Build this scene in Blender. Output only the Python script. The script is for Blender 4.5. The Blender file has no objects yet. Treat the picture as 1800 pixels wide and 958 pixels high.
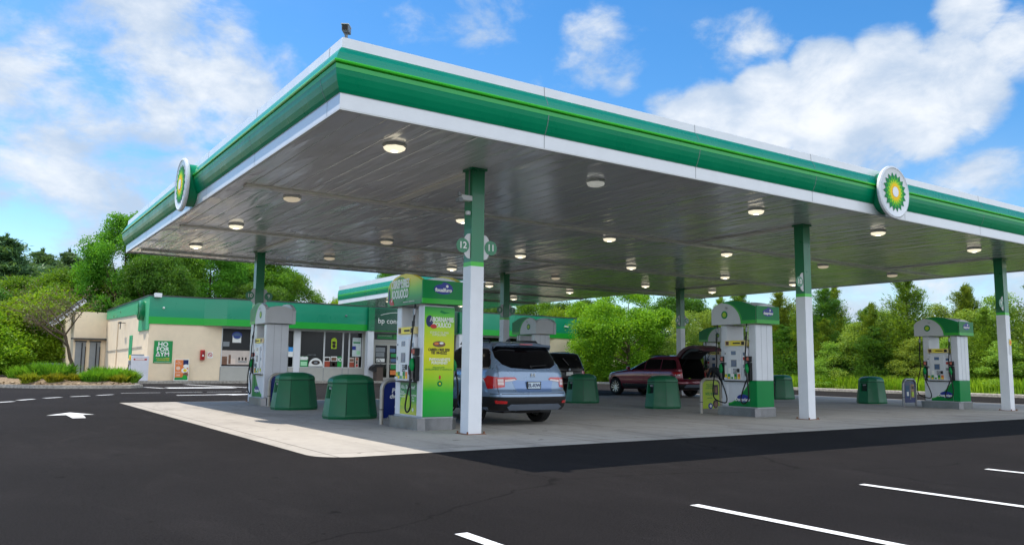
import bpy, bmesh, math, random
import numpy as np
from mathutils import Vector, Matrix
from mathutils.bvhtree import BVHTree
C = bpy.context.scene
COL = C.collection
rad = math.radians
R90 = math.pi/2

# ------------------------------------------------------------------ camera
def camera():
    yaw, pitch, roll = rad(56.037), rad(6.669), rad(0.641)
    f = Vector((math.cos(pitch)*math.cos(yaw), math.cos(pitch)*math.sin(yaw), math.sin(pitch)))
    r = Vector((math.sin(yaw), -math.cos(yaw), 0)); u = r.cross(f)
    r2 = math.cos(roll)*r + math.sin(roll)*u; u2 = -math.sin(roll)*r + math.cos(roll)*u
    cam = bpy.data.cameras.new('camera'); o = bpy.data.objects.new('camera', cam); COL.objects.link(o)
    m = Matrix((r2, u2, -f)).transposed().to_4x4(); m.translation = (-4.199, -10.734, 1.223)
    o.matrix_world = m
    cam.sensor_width = 36; cam.lens = 36*1413/1800; cam.clip_end = 5000; cam.clip_start = .05
    C.camera = o
camera()

# ------------------------------------------------------------------ sky and sun
SUN = Vector((-.28, .5, 1.0)).normalized()
EXPO = 0.84
def world():
    w = bpy.data.worlds.new('World'); C.world = w; w.use_nodes = True
    nt = w.node_tree; N = nt.nodes; L = nt.links; N.clear()
    out = N.new('ShaderNodeOutputWorld'); bg = N.new('ShaderNodeBackground'); L.new(bg.outputs[0], out.inputs[0])
    bg.inputs[1].default_value = .1
    sky = N.new('ShaderNodeTexSky'); sky.sky_type = 'NISHITA'; sky.sun_disc = False
    sky.sun_elevation = math.asin(SUN.z); sky.sun_rotation = math.atan2(SUN.x, SUN.y)
    sky.air_density = 1.0; sky.dust_density = .4; sky.ozone_density = 2.5
    hs = N.new('ShaderNodeHueSaturation'); hs.inputs['Saturation'].default_value = 1.36; hs.inputs['Value'].default_value = 1.06
    L.new(sky.outputs[0], hs.inputs['Color'])
    tc = N.new('ShaderNodeTexCoord')
    D = tc.outputs['Generated']
    def math_(op, a, b=None, clamp=False):
        n = N.new('ShaderNodeMath'); n.operation = op; n.use_clamp = clamp
        for i, v in enumerate((a, b)):
            if v is None: continue
            if isinstance(v, (int, float)): n.inputs[i].default_value = v
            else: L.new(v, n.inputs[i])
        return n.outputs[0]
    def rng(v, a, b, c=0, d=1, smooth=True):
        n = N.new('ShaderNodeMapRange'); n.interpolation_type = 'SMOOTHSTEP' if smooth else 'LINEAR'; n.clamp = True
        L.new(v, n.inputs[0])
        for i, x in enumerate((a, b, c, d)): n.inputs[i+1].default_value = x
        return n.outputs[0]
    # cloud fields in the direction space of the sky; flattened a little towards the horizon
    mp = N.new('ShaderNodeMapping'); L.new(D, mp.inputs[0]); mp.inputs['Scale'].default_value = (1, 1, 1.7)
    def noise(scale, detail, rough, dist=0, src=None, off=(0, 0, 0)):
        m = N.new('ShaderNodeMapping'); L.new(src or mp.outputs[0], m.inputs[0]); m.inputs['Location'].default_value = off
        n = N.new('ShaderNodeTexNoise'); n.inputs['Scale'].default_value = scale; n.inputs['Detail'].default_value = detail
        n.inputs['Roughness'].default_value = rough; n.inputs['Distortion'].default_value = dist
        L.new(m.outputs[0], n.inputs['Vector']); return n.outputs[0]
    n1 = noise(8.5, 10, .6, .2); n2 = noise(2.4, 5, .55, .3, off=(3, 1, 2)); n3 = noise(11, 7, .6, .3, off=(0, 0, .035))
    blobs = [((.053,.935,.351),7,.5),((.122,.927,.354),7,.65),((.181,.925,.334),7,.72),((.038,.957,.287),7,.6),((.104,.958,.269),8,.55),
             ((.043,.974,.224),8,.8),((.147,.962,.232),6,.65),((.078,.979,.187),8,.7),((.05,.989,.142),8,.55),((.19,.946,.262),5,.6),((.227,.896,.382),7,.5),
             ((.267,.895,.358),6,.3),((.30,.86,.41),6,.35),((.594,.711,.378),3.2,.72),((.621,.696,.362),2.8,.62),((.706,.604,.369),3.0,.66),((.729,.582,.361),2.8,.55),
             ((.782,.531,.326),3.0,1.15),((.815,.476,.33),3.0,1.1),((.842,.428,.327),2.6,.9),((.712,.638,.294),3.2,1.15),((.752,.587,.302),3.4,1.3),
             ((.8,.523,.294),4.2,1.4),((.836,.464,.292),4,1.3),((.862,.416,.29),3,1.0),((.678,.669,.303),2.4,.85),((.839,.401,.367),2.3,.8),((.868,.372,.328),2.6,.8),
             ((.39,.824,.412),4,.22),((.475,.772,.422),4,.3),((.815,.52,.257),4,1.0),((.892,.408,.194),3,.5),((.898,.427,.105),9,.45),((.384,.918,.104),12,.8),((.836,.541,.098),9,.6)]
    acc = None
    for d, deg, s in blobs:
        v = Vector(d).normalized()
        dt = N.new('ShaderNodeVectorMath'); dt.operation = 'DOT_PRODUCT'; L.new(D, dt.inputs[0]); dt.inputs[1].default_value = v
        m = rng(dt.outputs['Value'], math.cos(rad(deg*1.25)), math.cos(rad(deg*.15)), 0, s)
        acc = m if acc is None else math_('MAXIMUM', acc, m)
    # unseen clouds added behind the camera as fill light for the shaded faces
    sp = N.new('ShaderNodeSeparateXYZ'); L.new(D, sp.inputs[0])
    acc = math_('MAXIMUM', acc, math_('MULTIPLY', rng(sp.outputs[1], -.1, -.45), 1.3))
    e = math_('ADD', math_('MULTIPLY', acc, .42), math_('MULTIPLY', n1, .95))
    e = math_('ADD', e, math_('MULTIPLY', n2, .30))
    dens = rng(e, .745, 1.0)
    wisp = math_('MULTIPLY', rng(n2, .42, .75), .16)
    dens = math_('MAXIMUM', dens, wisp)
    dens = math_('MULTIPLY', dens, .95)
    shade = rng(math_('ADD', math_('MULTIPLY', n3, .6), math_('MULTIPLY', e, .4)), .58, .92)
    cr = N.new('ShaderNodeMix'); cr.data_type = 'RGBA'; L.new(shade, cr.inputs[0])
    cr.inputs[6].default_value = (3.0, 3.7, 4.7, 1); cr.inputs[7].default_value = (5.7, 5.85, 6.0, 1)
    # that added bank is brightened past the visible clouds to lift the shade
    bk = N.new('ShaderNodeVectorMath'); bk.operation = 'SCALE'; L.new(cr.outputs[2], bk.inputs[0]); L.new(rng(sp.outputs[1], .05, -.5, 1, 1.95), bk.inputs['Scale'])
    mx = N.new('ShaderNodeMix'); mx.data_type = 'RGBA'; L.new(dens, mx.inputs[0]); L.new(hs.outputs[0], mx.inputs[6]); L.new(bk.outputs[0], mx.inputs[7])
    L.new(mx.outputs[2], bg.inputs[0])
world()
sl = bpy.data.lights.new('sun', 'SUN'); sl.energy = 3.2; sl.angle = rad(.53); sl.color = (1, .93, .82)
so = bpy.data.objects.new('sun', sl); COL.objects.link(so); so.rotation_euler = SUN.to_track_quat('Z', 'Y').to_euler()
vs = C.view_settings; vs.view_transform = 'Standard'; vs.look = 'None'; vs.exposure = EXPO; vs.gamma = 1; vs.use_curve_mapping = False
C.render.engine = 'CYCLES'; C.cycles.use_denoising = True; C.cycles.max_bounces = 8
C.cycles.diffuse_bounces = 5; C.cycles.transparent_max_bounces = 8; C.cycles.caustics_reflective = False; C.cycles.caustics_refractive = False

# ------------------------------------------------------------------ helpers
def lin(c):
    return tuple((x/255/12.92 if x/255 <= .04045 else ((x/255+.055)/1.055)**2.4) for x in c)
MATS = {}
def M(name, c, rough=.6, var=.12, vs=3.0, bump=0, bs=40, metal=0, coat=0, emit=None, es=0, spec=.5, trans=0, linear=False):
    if name in MATS: return MATS[name]
    m = bpy.data.materials.new(name); m.use_nodes = True; nt = m.node_tree; b = nt.nodes['Principled BSDF']; L = nt.links
    col = tuple(c) if linear else lin(c)
    b.inputs['Roughness'].default_value = rough; b.inputs['Metallic'].default_value = metal
    b.inputs['Coat Weight'].default_value = coat; b.inputs['Coat Roughness'].default_value = .05
    b.inputs['Specular IOR Level'].default_value = spec
    tc = nt.nodes.new('ShaderNodeTexCoord')
    if var > 0:
        n = nt.nodes.new('ShaderNodeTexNoise'); n.inputs['Scale'].default_value = vs; n.inputs['Detail'].default_value = 6; n.inputs['Roughness'].default_value = .65
        L.new(tc.outputs['Object'], n.inputs['Vector'])
        r = nt.nodes.new('ShaderNodeMapRange'); L.new(n.outputs[0], r.inputs[0]); r.inputs[1].default_value = .3; r.inputs[2].default_value = .7
        r.inputs[3].default_value = 1-var; r.inputs[4].default_value = 1+var
        v = nt.nodes.new('ShaderNodeVectorMath'); v.operation = 'SCALE'; v.inputs[0].default_value = col; L.new(r.outputs[0], v.inputs['Scale'])
        L.new(v.outputs[0], b.inputs['Base Color'])
        r2 = nt.nodes.new('ShaderNodeMapRange'); L.new(n.outputs[0], r2.inputs[0]); r2.inputs[1].default_value = .3; r2.inputs[2].default_value = .7
        r2.inputs[3].default_value = max(.02, rough-.06); r2.inputs[4].default_value = min(1, rough+.08); L.new(r2.outputs[0], b.inputs['Roughness'])
    else: b.inputs['Base Color'].default_value = (*col, 1)
    if bump:
        n2 = nt.nodes.new('ShaderNodeTexNoise'); n2.inputs['Scale'].default_value = bs; n2.inputs['Detail'].default_value = 3; L.new(tc.outputs['Object'], n2.inputs['Vector'])
        bp = nt.nodes.new('ShaderNodeBump'); bp.inputs['Strength'].default_value = bump; bp.inputs['Distance'].default_value = .02
        L.new(n2.outputs[0], bp.inputs['Height']); L.new(bp.outputs[0], b.inputs['Normal'])
    if emit:
        b.inputs['Emission Color'].default_value = (*lin(emit), 1); b.inputs['Emission Strength'].default_value = es
    MATS[name] = m; return m

class MB:
    """collects shapes; build() links them as one mesh object"""
    def __init__(s): s.v = []; s.f = []; s.m = []; s.mats = []; s.sm = []
    def mi(s, mat):
        if mat not in s.mats: s.mats.append(mat)
        return s.mats.index(mat)
    def add(s, vs, fs, mat, smooth=False, T=None):
        o = len(s.v); k = s.mi(mat)
        for v in vs: s.v.append(tuple(T @ Vector(v)) if T else tuple(v))
        for f in fs: s.f.append([o+i for i in f]); s.m.append(k); s.sm.append(smooth)
        return s
    def box(s, x0, y0, z0, x1, y1, z1, mat, T=None, bev=0):
        if bev > 0:
            bm = bmesh.new(); bmesh.ops.create_cube(bm, size=1)
            for v in bm.verts: v.co = Vector(((x0+x1)/2+v.co.x*(x1-x0), (y0+y1)/2+v.co.y*(y1-y0), (z0+z1)/2+v.co.z*(z1-z0)))
            bmesh.ops.bevel(bm, geom=bm.edges[:], offset=bev, segments=2, affect='EDGES', profile=.6)
            bm.verts.index_update(); s.add([v.co.copy() for v in bm.verts], [[v.index for v in f.verts] for f in bm.faces], mat, False, T); bm.free(); return s
        v = [(x0,y0,z0),(x1,y0,z0),(x1,y1,z0),(x0,y1,z0),(x0,y0,z1),(x1,y0,z1),(x1,y1,z1),(x0,y1,z1)]
        return s.add(v, [(0,3,2,1),(4,5,6,7),(0,1,5,4),(1,2,6,5),(2,3,7,6),(3,0,4,7)], mat, False, T)
    def prism(s, poly, d0, d1, mat, axis='z', T=None, smooth=False, capmat=None):
        """poly in the plane across axis: z:(x,y) y:(x,z) x:(y,z)"""
        def P(a, b, d): return (a, b, d) if axis == 'z' else ((a, d, b) if axis == 'y' else (d, a, b))
        n = len(poly); v = [P(a, b, d0) for a, b in poly]+[P(a, b, d1) for a, b in poly]
        s.add(v, [(i, (i+1) % n, n+(i+1) % n, n+i) for i in range(n)], mat, smooth, T)
        s.add(v, [list(range(n))[::-1], list(range(n, 2*n))], capmat or mat, False, T); return s
    def tube(s, pts, r, mat, n=10, cap=True, smooth=True):
        pts = [Vector(p) for p in pts]; rs = r if isinstance(r, (list, tuple)) else [r]*len(pts)
        vs = []; up = None
        for i, p in enumerate(pts):
            t = (pts[min(i+1, len(pts)-1)]-pts[max(i-1, 0)]).normalized()
            if up is None: up = Vector((0, 0, 1)) if abs(t.z) < .9 else Vector((1, 0, 0))
            a = t.cross(up).normalized(); b = a.cross(t).normalized(); up = b
            for k in range(n):
                an = 2*math.pi*k/n; vs.append(p+a*math.cos(an)*rs[i]+b*math.sin(an)*rs[i])
        fs = [(i*n+k, i*n+(k+1) % n, (i+1)*n+(k+1) % n, (i+1)*n+k) for i in range(len(pts)-1) for k in range(n)]
        s.add(vs, fs, mat, smooth)
        if cap: s.add(vs, [list(range(n)), list(range(len(vs)-n, len(vs)))], mat)
        return s
    def lathe(s, prof, mat, n=24, T=None, smooth=True, cap=True):
        """prof: (r, z)"""
        vs = [(r*math.cos(2*math.pi*k/n), r*math.sin(2*math.pi*k/n), z) for r, z in prof for k in range(n)]
        s.add(vs, [(i*n+k, i*n+(k+1) % n, (i+1)*n+(k+1) % n, (i+1)*n+k) for i in range(len(prof)-1) for k in range(n)], mat, smooth, T)
        if cap: s.add(vs, [list(range(n))[::-1], list(range(len(vs)-n, len(vs)))], mat, False, T)
        return s
    def build(s, name, parent=None, loc=None, sharp=35, bevel=0, recalc=True):
        me = bpy.data.meshes.new(name); me.from_pydata(s.v, [], s.f)
        for m in s.mats: me.materials.append(m)
        me.polygons.foreach_set('material_index', s.m); me.polygons.foreach_set('use_smooth', s.sm)
        if recalc or bevel:
            bm = bmesh.new(); bm.from_mesh(me)
            bmesh.ops.remove_doubles(bm, verts=bm.verts, dist=1e-5)
            bmesh.ops.recalc_face_normals(bm, faces=bm.faces)
            bm.to_mesh(me); bm.free()
        if any(s.sm):
            me.set_sharp_from_angle(angle=rad(sharp))
        o = bpy.data.objects.new(name, me); COL.objects.link(o)
        if parent: o.parent = parent
        if loc: o.location = loc
        return o

def thing(name, label, cat, loc=(0,0,0), rz=0, group=None):
    o = bpy.data.objects.new(name, None); COL.objects.link(o); o.location = loc; o.rotation_euler = (0, 0, rz)
    o.empty_display_size = .2
    o['label'] = label; o['category'] = cat
    if group: o['group'] = group
    return o
def tag(o, label, cat, group=None):
    o['label'] = label; o['category'] = cat
    if group: o['group'] = group
    return o
def structure(o): o['kind'] = 'structure'; return o
def copy_tree(o, parent=None):
    c = o.copy(); COL.objects.link(c); c.parent = parent
    if parent: c.matrix_parent_inverse = o.matrix_parent_inverse.copy()
    for ch in list(o.children): copy_tree(ch, c)
    return c
FACE_MY = (R90, 0, 0)            # lettering that reads from the -y side
FACE_MX = (R90, 0, -R90)         # lettering that reads from the -x side
def text(s, size, mat, parent, loc, rot, name='lettering', ext=.002, sx=1.0, align='CENTER', bold=0, shear=0, space=1):
    cu = bpy.data.curves.new(name, 'FONT'); cu.body = s; cu.size = size; cu.extrude = ext; cu.align_x = align; cu.align_y = 'CENTER'
    cu.offset = bold; cu.shear = shear; cu.resolution_u = 3; cu.space_character = space; cu.space_line = .85
    t = bpy.data.objects.new('tmp', cu); COL.objects.link(t)
    me = bpy.data.meshes.new_from_object(t.evaluated_get(bpy.context.evaluated_depsgraph_get()))
    bpy.data.objects.remove(t); bpy.data.curves.remove(cu)
    for v in me.vertices: v.co.x *= sx
    me.materials.clear(); me.materials.append(mat); me.name = name
    o = bpy.data.objects.new(name, me); COL.objects.link(o); o.parent = parent; o.location = loc; o.rotation_euler = rot
    return o
def npmesh(name, V, F, mats, midx=None, parent=None, smooth=False):
    """V (n,3) F (m,k) numpy -> object"""
    me = bpy.data.meshes.new(name); k = F.shape[1]
    me.vertices.add(len(V)); me.vertices.foreach_set('co', V.astype(np.float32).ravel())
    me.loops.add(F.size); me.loops.foreach_set('vertex_index', F.astype(np.int32).ravel())
    me.polygons.add(len(F)); me.polygons.foreach_set('loop_start', np.arange(0, F.size, k, dtype=np.int32))
    me.polygons.foreach_set('loop_total', np.full(len(F), k, dtype=np.int32))
    if midx is not None: me.polygons.foreach_set('material_index', midx.astype(np.int32))
    for m in mats: me.materials.append(m)
    me.update(calc_edges=True); me.validate()
    o = bpy.data.objects.new(name, me); COL.objects.link(o)
    if parent: o.parent = parent
    return o
def disc(mb, c, r, axis, mat, t=.004, n=24, sx=1.0, sz=1.0, a0=0, a1=2*math.pi):
    """flat disc of thickness t looking towards -axis; c = (x,y,z)"""
    pts = [(math.cos(a0+(a1-a0)*i/(n-1))*r*sx, math.sin(a0+(a1-a0)*i/(n-1))*r*sz) for i in range(n)]
    if abs(a1-a0-2*math.pi) < 1e-4: pts = pts[:-1]
    if axis == 'y': mb.prism([(c[0]+a, c[2]+b) for a, b in pts], c[1]-t, c[1], mat, 'y')
    elif axis == 'x': mb.prism([(c[1]+a, c[2]+b) for a, b in pts], c[0]-t, c[0], mat, 'x')
    else: mb.prism([(c[0]+a, c[1]+b) for a, b in pts], c[2], c[2]+t, mat, 'z')
    return mb
def sunburst(mb, c, R, axis, mats, back=None):
    """layers of petals as on the fascia badges; mats = dark, mid, light, yellow, white"""
    n = 18
    for li, (ro, ri, w, ph) in enumerate(((1, .50, .185, 0), (.82, .36, .15, .5), (.64, .26, .115, 0), (.50, .2, .09, .5))):
        for k in range(n):
            a = 2*math.pi*(k+ph)/n
            pts = [(ri*R, 0), ((ro+ri)/2*R*.98, w*R*.85), (ro*R, 0), ((ro+ri)/2*R*.98, -w*R*.85)]
            q = [(x*math.cos(a)-y*math.sin(a), x*math.sin(a)+y*math.cos(a)) for x, y in pts]
            d = .0030*(li+1)+.0006*(k % 2)
            if axis == 'y': mb.prism([(c[0]+x, c[2]+y) for x, y in q], c[1]-d, c[1]+.001, mats[li], 'y')
            else: mb.prism([(c[1]+x, c[2]+y) for x, y in q], c[0]-d, c[0]+.001, mats[li], 'x')
    disc(mb, (c[0], c[1]-(.016 if axis == 'y' else 0), c[2]) if axis == 'y' else (c[0]-.016, c[1], c[2]), R*.26, axis, mats[4], t=.003, n=32)

# ------------------------------------------------------------------ materials
white = M('painted white metal', (222, 224, 228), .35, .05, 2, coat=.2)
offwhite = M('off white plastic', (205, 206, 205), .45, .06, 3)
cream = M('cream stucco', (234, 214, 184), .85, .07, 1.2, bump=.25, bs=60)
dgreen = M('dark green paint', (0, 134, 92), .30, .07, 1.2, spec=.2, bump=.35, bs=1.3)
teal = M('teal green paint', (0, 140, 112), .26, .07, 1.2, spec=.3, bump=.35, bs=1.3)
lime = M('lime green paint', (60, 190, 40), .3, .04, 2, coat=.2)
palegreen = M('pale green paint', (70, 170, 95), .35, .04, 2, spec=.2)
colgreen = M('column green paint', (0, 118, 74), .3, .08, 3, coat=.2)
bingreen = M('green moulded plastic', (0, 98, 60), .42, .1, 3, bump=.08, bs=120)
black = M('black plastic', (16, 16, 18), .45, .15, 5)
rubber = M('black rubber', (14, 14, 15), .7, .15, 8)
steel = M('brushed steel', (140, 140, 142), .34, .12, 6, metal=.9)
steel2 = M('painted steel tube', (165, 160, 150), .4, .1, 6, metal=.3)
glass = M('dark window glass', (9, 12, 12), .08, 0, spec=.25)
blue = M('deep blue print', (10, 40, 140), .35, .08, 5)
navy = M('navy print', (12, 32, 88), .35, .08, 5)
yellow = M('yellow print', (240, 205, 40), .4, .05)
sunyellow = M('warm yellow print', (250, 215, 20), .4, .03)
limey = M('yellow green print', (170, 200, 30), .4, .08, 3)
pgreen = M('print green', (20, 140, 70), .4, .08, 4)
orange = M('orange print', (225, 125, 60), .45, .1, 5)
redp = M('red print', (190, 40, 40), .4, .08)
wprint = M('white print', (235, 235, 230), .45, .03)
dprint = M('dark print', (45, 30, 25), .5, .05)
screen = M('screen glass', (70, 100, 140), .12, .1, 8)
greyp = M('grey print', (130, 135, 138), .5, .08, 5)
rust = M('rusty base plate', (120, 80, 55), .85, .3, 12)
bark = M('bark', (92, 78, 62), .9, .3, 6, bump=.6, bs=25)
darkgrey = M('dark grey metal', (60, 62, 64), .5, .1, 4)

def soffit_material():
    m = bpy.data.materials.new('buckled soffit sheet'); m.use_nodes = True; nt = m.node_tree; N = nt.nodes; L = nt.links; b = N['Principled BSDF']
    b.inputs['Roughness'].default_value = .22; b.inputs['Specular IOR Level'].default_value = .9; b.inputs['IOR'].default_value = 1.6; b.inputs['Metallic'].default_value = .05
    tc = N.new('ShaderNodeTexCoord')
    def nz(sc, scale, det, dist=0):
        mp = N.new('ShaderNodeMapping'); mp.inputs['Scale'].default_value = sc; L.new(tc.outputs['Object'], mp.inputs[0])
        n = N.new('ShaderNodeTexNoise'); n.inputs['Scale'].default_value = scale; n.inputs['Detail'].default_value = det; n.inputs['Distortion'].default_value = dist
        L.new(mp.outputs[0], n.inputs['Vector']); return n.outputs[0]
    big = nz((1, 1, 1), .35, 3)
    r = N.new('ShaderNodeMapRange'); L.new(big, r.inputs[0]); r.inputs[1].default_value = .3; r.inputs[2].default_value = .7; r.inputs[3].default_value = .88; r.inputs[4].default_value = 1.05
    v = N.new('ShaderNodeVectorMath'); v.operation = 'SCALE'; v.inputs[0].default_value = (.93, .93, .965); L.new(r.outputs[0], v.inputs['Scale'])
    L.new(v.outputs[0], b.inputs['Base Color'])
    # seams every 0.4 m running along y, and buckles between them
    sx = N.new('ShaderNodeSeparateXYZ'); L.new(tc.outputs['Object'], sx.inputs[0])
    def mt(op, a, bb=None):
        n = N.new('ShaderNodeMath'); n.operation = op
        for i, q in enumerate((a, bb)):
            if q is None: continue
            if isinstance(q, (int, float)): n.inputs[i].default_value = q
            else: L.new(q, n.inputs[i])
        return n.outputs[0]
    fr = mt('FRACT', mt('MULTIPLY', sx.outputs[0], 2.5)); seam = mt('ABSOLUTE', mt('SUBTRACT', fr, .5))
    rs = N.new('ShaderNodeMapRange'); L.new(seam, rs.inputs[0]); rs.inputs[1].default_value = .46; rs.inputs[2].default_value = .5; rs.inputs[3].default_value = 0; rs.inputs[4].default_value = 1
    st = nz((2.2, .38, 1), 1.5, 1.5, .6); amp = nz((1, 1, 1), .22, 2)
    ra = N.new('ShaderNodeMapRange'); L.new(amp, ra.inputs[0]); ra.inputs[1].default_value = .38; ra.inputs[2].default_value = .6; ra.inputs[3].default_value = .15; ra.inputs[4].default_value = 1
    pillow = mt('MULTIPLY', mt('MULTIPLY', seam, -.5), .5)
    hgt = mt('ADD', mt('MULTIPLY', mt('MULTIPLY', st, ra.outputs[0]), .9), mt('MULTIPLY', rs.outputs[0], -.16))
    bp = N.new('ShaderNodeBump'); bp.inputs['Strength'].default_value = 1; bp.inputs['Distance'].default_value = .075; L.new(hgt, bp.inputs['Height']); L.new(bp.outputs[0], b.inputs['Normal']); L.new(bp.outputs[0], b.inputs['Coat Normal'])
    b.inputs['Coat Weight'].default_value = 1; b.inputs['Coat IOR'].default_value = 1.62; b.inputs['Coat Roughness'].default_value = .15
    return m
soffit_mat = soffit_material()

def ground_material(name, base, kind):
    m = bpy.data.materials.new(name); m.use_nodes = True; nt = m.node_tree; N = nt.nodes; L = nt.links; b = N['Principled BSDF']
    tc = N.new('ShaderNodeTexCoord')
    def nz(scale, det, rough=.6, sc=(1, 1, 1), dist=0):
        mp = N.new('ShaderNodeMapping'); mp.inputs['Scale'].default_value = sc; L.new(tc.outputs['Object'], mp.inputs[0])
        n = N.new('ShaderNodeTexNoise'); n.inputs['Scale'].default_value = scale; n.inputs['Detail'].default_value = det; n.inputs['Roughness'].default_value = rough; n.inputs['Distortion'].default_value = dist
        L.new(mp.outputs[0], n.inputs['Vector']); return n.outputs[0]
    def rng(v, a, bb, c, d):
        n = N.new('ShaderNodeMapRange'); L.new(v, n.inputs[0]); n.clamp = True
        for i, x in enumerate((a, bb, c, d)): n.inputs[i+1].default_value = x
        return n.outputs[0]
    def mul(a, c):
        n = N.new('ShaderNodeMath'); n.operation = 'MULTIPLY'; L.new(a, n.inputs[0])
        if isinstance(c, float): n.inputs[1].default_value = c
        else: L.new(c, n.inputs[1])
        return n.outputs[0]
    b.inputs['Specular IOR Level'].default_value = .2
    if kind == 'asphalt':
        f = mul(rng(nz(.25, 4), .3, .7, .80, 1.22), rng(nz(70, 2), .3, .7, .6, 1.5))
        f = mul(f, rng(nz(320, 1), .35, .65, .6, 1.55)); f = mul(f, rng(nz(45, 3, .7), .3, .72, .78, 1.35)); f = mul(f, rng(nz(1.1, 5, .7, (1, .3, 1), 1.5), .52, .72, 1, 1.28)); f = mul(f, rng(nz(3.5, 2, .5), .715, .73, 1, .5))
        f = mul(f, rng(nz(.9, 5, .7, (1, .12, 1)), .3, .7, .94, 1.06))
        b.inputs['Roughness'].default_value = .95; b.inputs['Specular IOR Level'].default_value = .08
        # hairline seams
        vo = N.new('ShaderNodeTexVoronoi'); vo.feature = 'DISTANCE_TO_EDGE'; vo.inputs['Scale'].default_value = .11
        dn = N.new('ShaderNodeTexNoise'); dn.inputs['Scale'].default_value = .9; dn.inputs['Detail'].default_value = 4; L.new(tc.outputs['Object'], dn.inputs['Vector'])
        mp = N.new('ShaderNodeVectorMath'); mp.operation = 'MULTIPLY_ADD'; L.new(dn.outputs['Color'], mp.inputs[0]); mp.inputs[1].default_value = (.9, .9, 0); L.new(tc.outputs['Object'], mp.inputs[2])
        L.new(mp.outputs[0], vo.inputs['Vector'])
        f = mul(f, rng(vo.outputs[0], .0, .0022, .45, 1))
        bs, bst = 220, 1.0
    elif kind == 'concrete':
        f = mul(rng(nz(.35, 5), .3, .7, .86, 1.08), rng(nz(6, 6, .7), .3, .7, .93, 1.06))
        f = mul(f, rng(nz(.7, 6, .75, (1.2, .5, 1), 1.2), .50, .70, 1, .70))    # tyre and oil stains
        f = mul(f, rng(nz(3.2, 3, .5), .68, .72, 1, .45)); f = mul(f, rng(nz(.5, 4, .6, (3.5, .25, 1)), .52, .68, 1, .84))
        sx = N.new('ShaderNodeSeparateXYZ'); L.new(tc.outputs['Object'], sx.inputs[0])
        for k, per in ((0, 4.6), (1, 4.2)):
            q = N.new('ShaderNodeMath'); q.operation = 'PINGPONG'; L.new(sx.outputs[k], q.inputs[0]); q.inputs[1].default_value = per/2
            f = mul(f, rng(q.outputs[0], .006, .018, .38, 1))
        b.inputs['Roughness'].default_value = .8; bs, bst = 60, .15
    else:
        f = mul(rng(nz(.1, 5), .3, .7, .7, 1.3), rng(nz(9, 4), .3, .7, .6, 1.4)); b.inputs['Roughness'].default_value = .95; bs, bst = 20, .5
    v = N.new('ShaderNodeVectorMath'); v.operation = 'SCALE'; v.inputs[0].default_value = base; L.new(f, v.inputs['Scale']); L.new(v.outputs[0], b.inputs['Base Color'])
    n2 = nz(bs, 2); bp = N.new('ShaderNodeBump'); bp.inputs['Strength'].default_value = bst; bp.inputs['Distance'].default_value = .01; L.new(n2, bp.inputs['Height']); L.new(bp.outputs[0], b.inputs['Normal'])
    return m
asphalt = ground_material('asphalt', (.0150, .0133, .0134), 'asphalt')
concrete = ground_material('concrete', (.40, .365, .322), 'concrete')
kerbmat = ground_material('kerb concrete', (.42, .38, .33), 'plain')
grassground = ground_material('grassy soil', (.07, .10, .025), 'plain')
mulch = ground_material('mulch', (.22, .16, .10), 'plain')
paintw = M('road paint', (222, 222, 222), .7, .10, 9)
def wear(m):
    nt = m.node_tree; N = nt.nodes; L = nt.links; b = N['Principled BSDF']; src = b.inputs['Base Color'].links[0].from_socket
    tc = N.new('ShaderNodeTexCoord'); n = N.new('ShaderNodeTexNoise'); n.inputs['Scale'].default_value = 26; n.inputs['Detail'].default_value = 7; n.inputs['Roughness'].default_value = .75; L.new(tc.outputs['Object'], n.inputs['Vector'])
    r = N.new('ShaderNodeMapRange'); L.new(n.outputs[0], r.inputs[0]); r.inputs[1].default_value = .60; r.inputs[2].default_value = .66; r.inputs[4].default_value = .75
    x = N.new('ShaderNodeMix'); x.data_type = 'RGBA'; L.new(r.outputs[0], x.inputs[0]); L.new(src, x.inputs[6]); x.inputs[7].default_value = (.06, .058, .058, 1); L.new(x.outputs[2], b.inputs['Base Color'])
wear(paintw)

# ------------------------------------------------------------------ ground
def sheet(name, poly, z, mat, thick=0):
    mb = MB(); n = len(poly)
    mb.add([(x, y, z) for x, y in poly], [list(range(n))], mat)
    o = mb.build(name); 
    if o.data.polygons[0].normal.z < 0: o.data.flip_normals()
    return structure(o)
sheet('ground', [(-1500, -1500), (1500, -1500), (1500, 1500), (-1500, 1500)], -.012, grassground)
sheet('asphalt_lot', [(-60, -40), (38, -40), (38, 20), (37.5, 30), (35.6, 37), (36, 60), (30, 88), (-60, 88)], 0, asphalt)
slab = []
def arc(cx, cy, r, a0, a1, n=8): return [(cx+r*math.cos(rad(a0+(a1-a0)*i/n)), cy+r*math.sin(rad(a0+(a1-a0)*i/n))) for i in range(n+1)]
slab = arc(.25, .03, .53, 180, 270) + [(29.5, -.5), (29.5, 17.0), (-.25, 16.35)]
sheet('concrete_slab', slab, .004, concrete)

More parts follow.
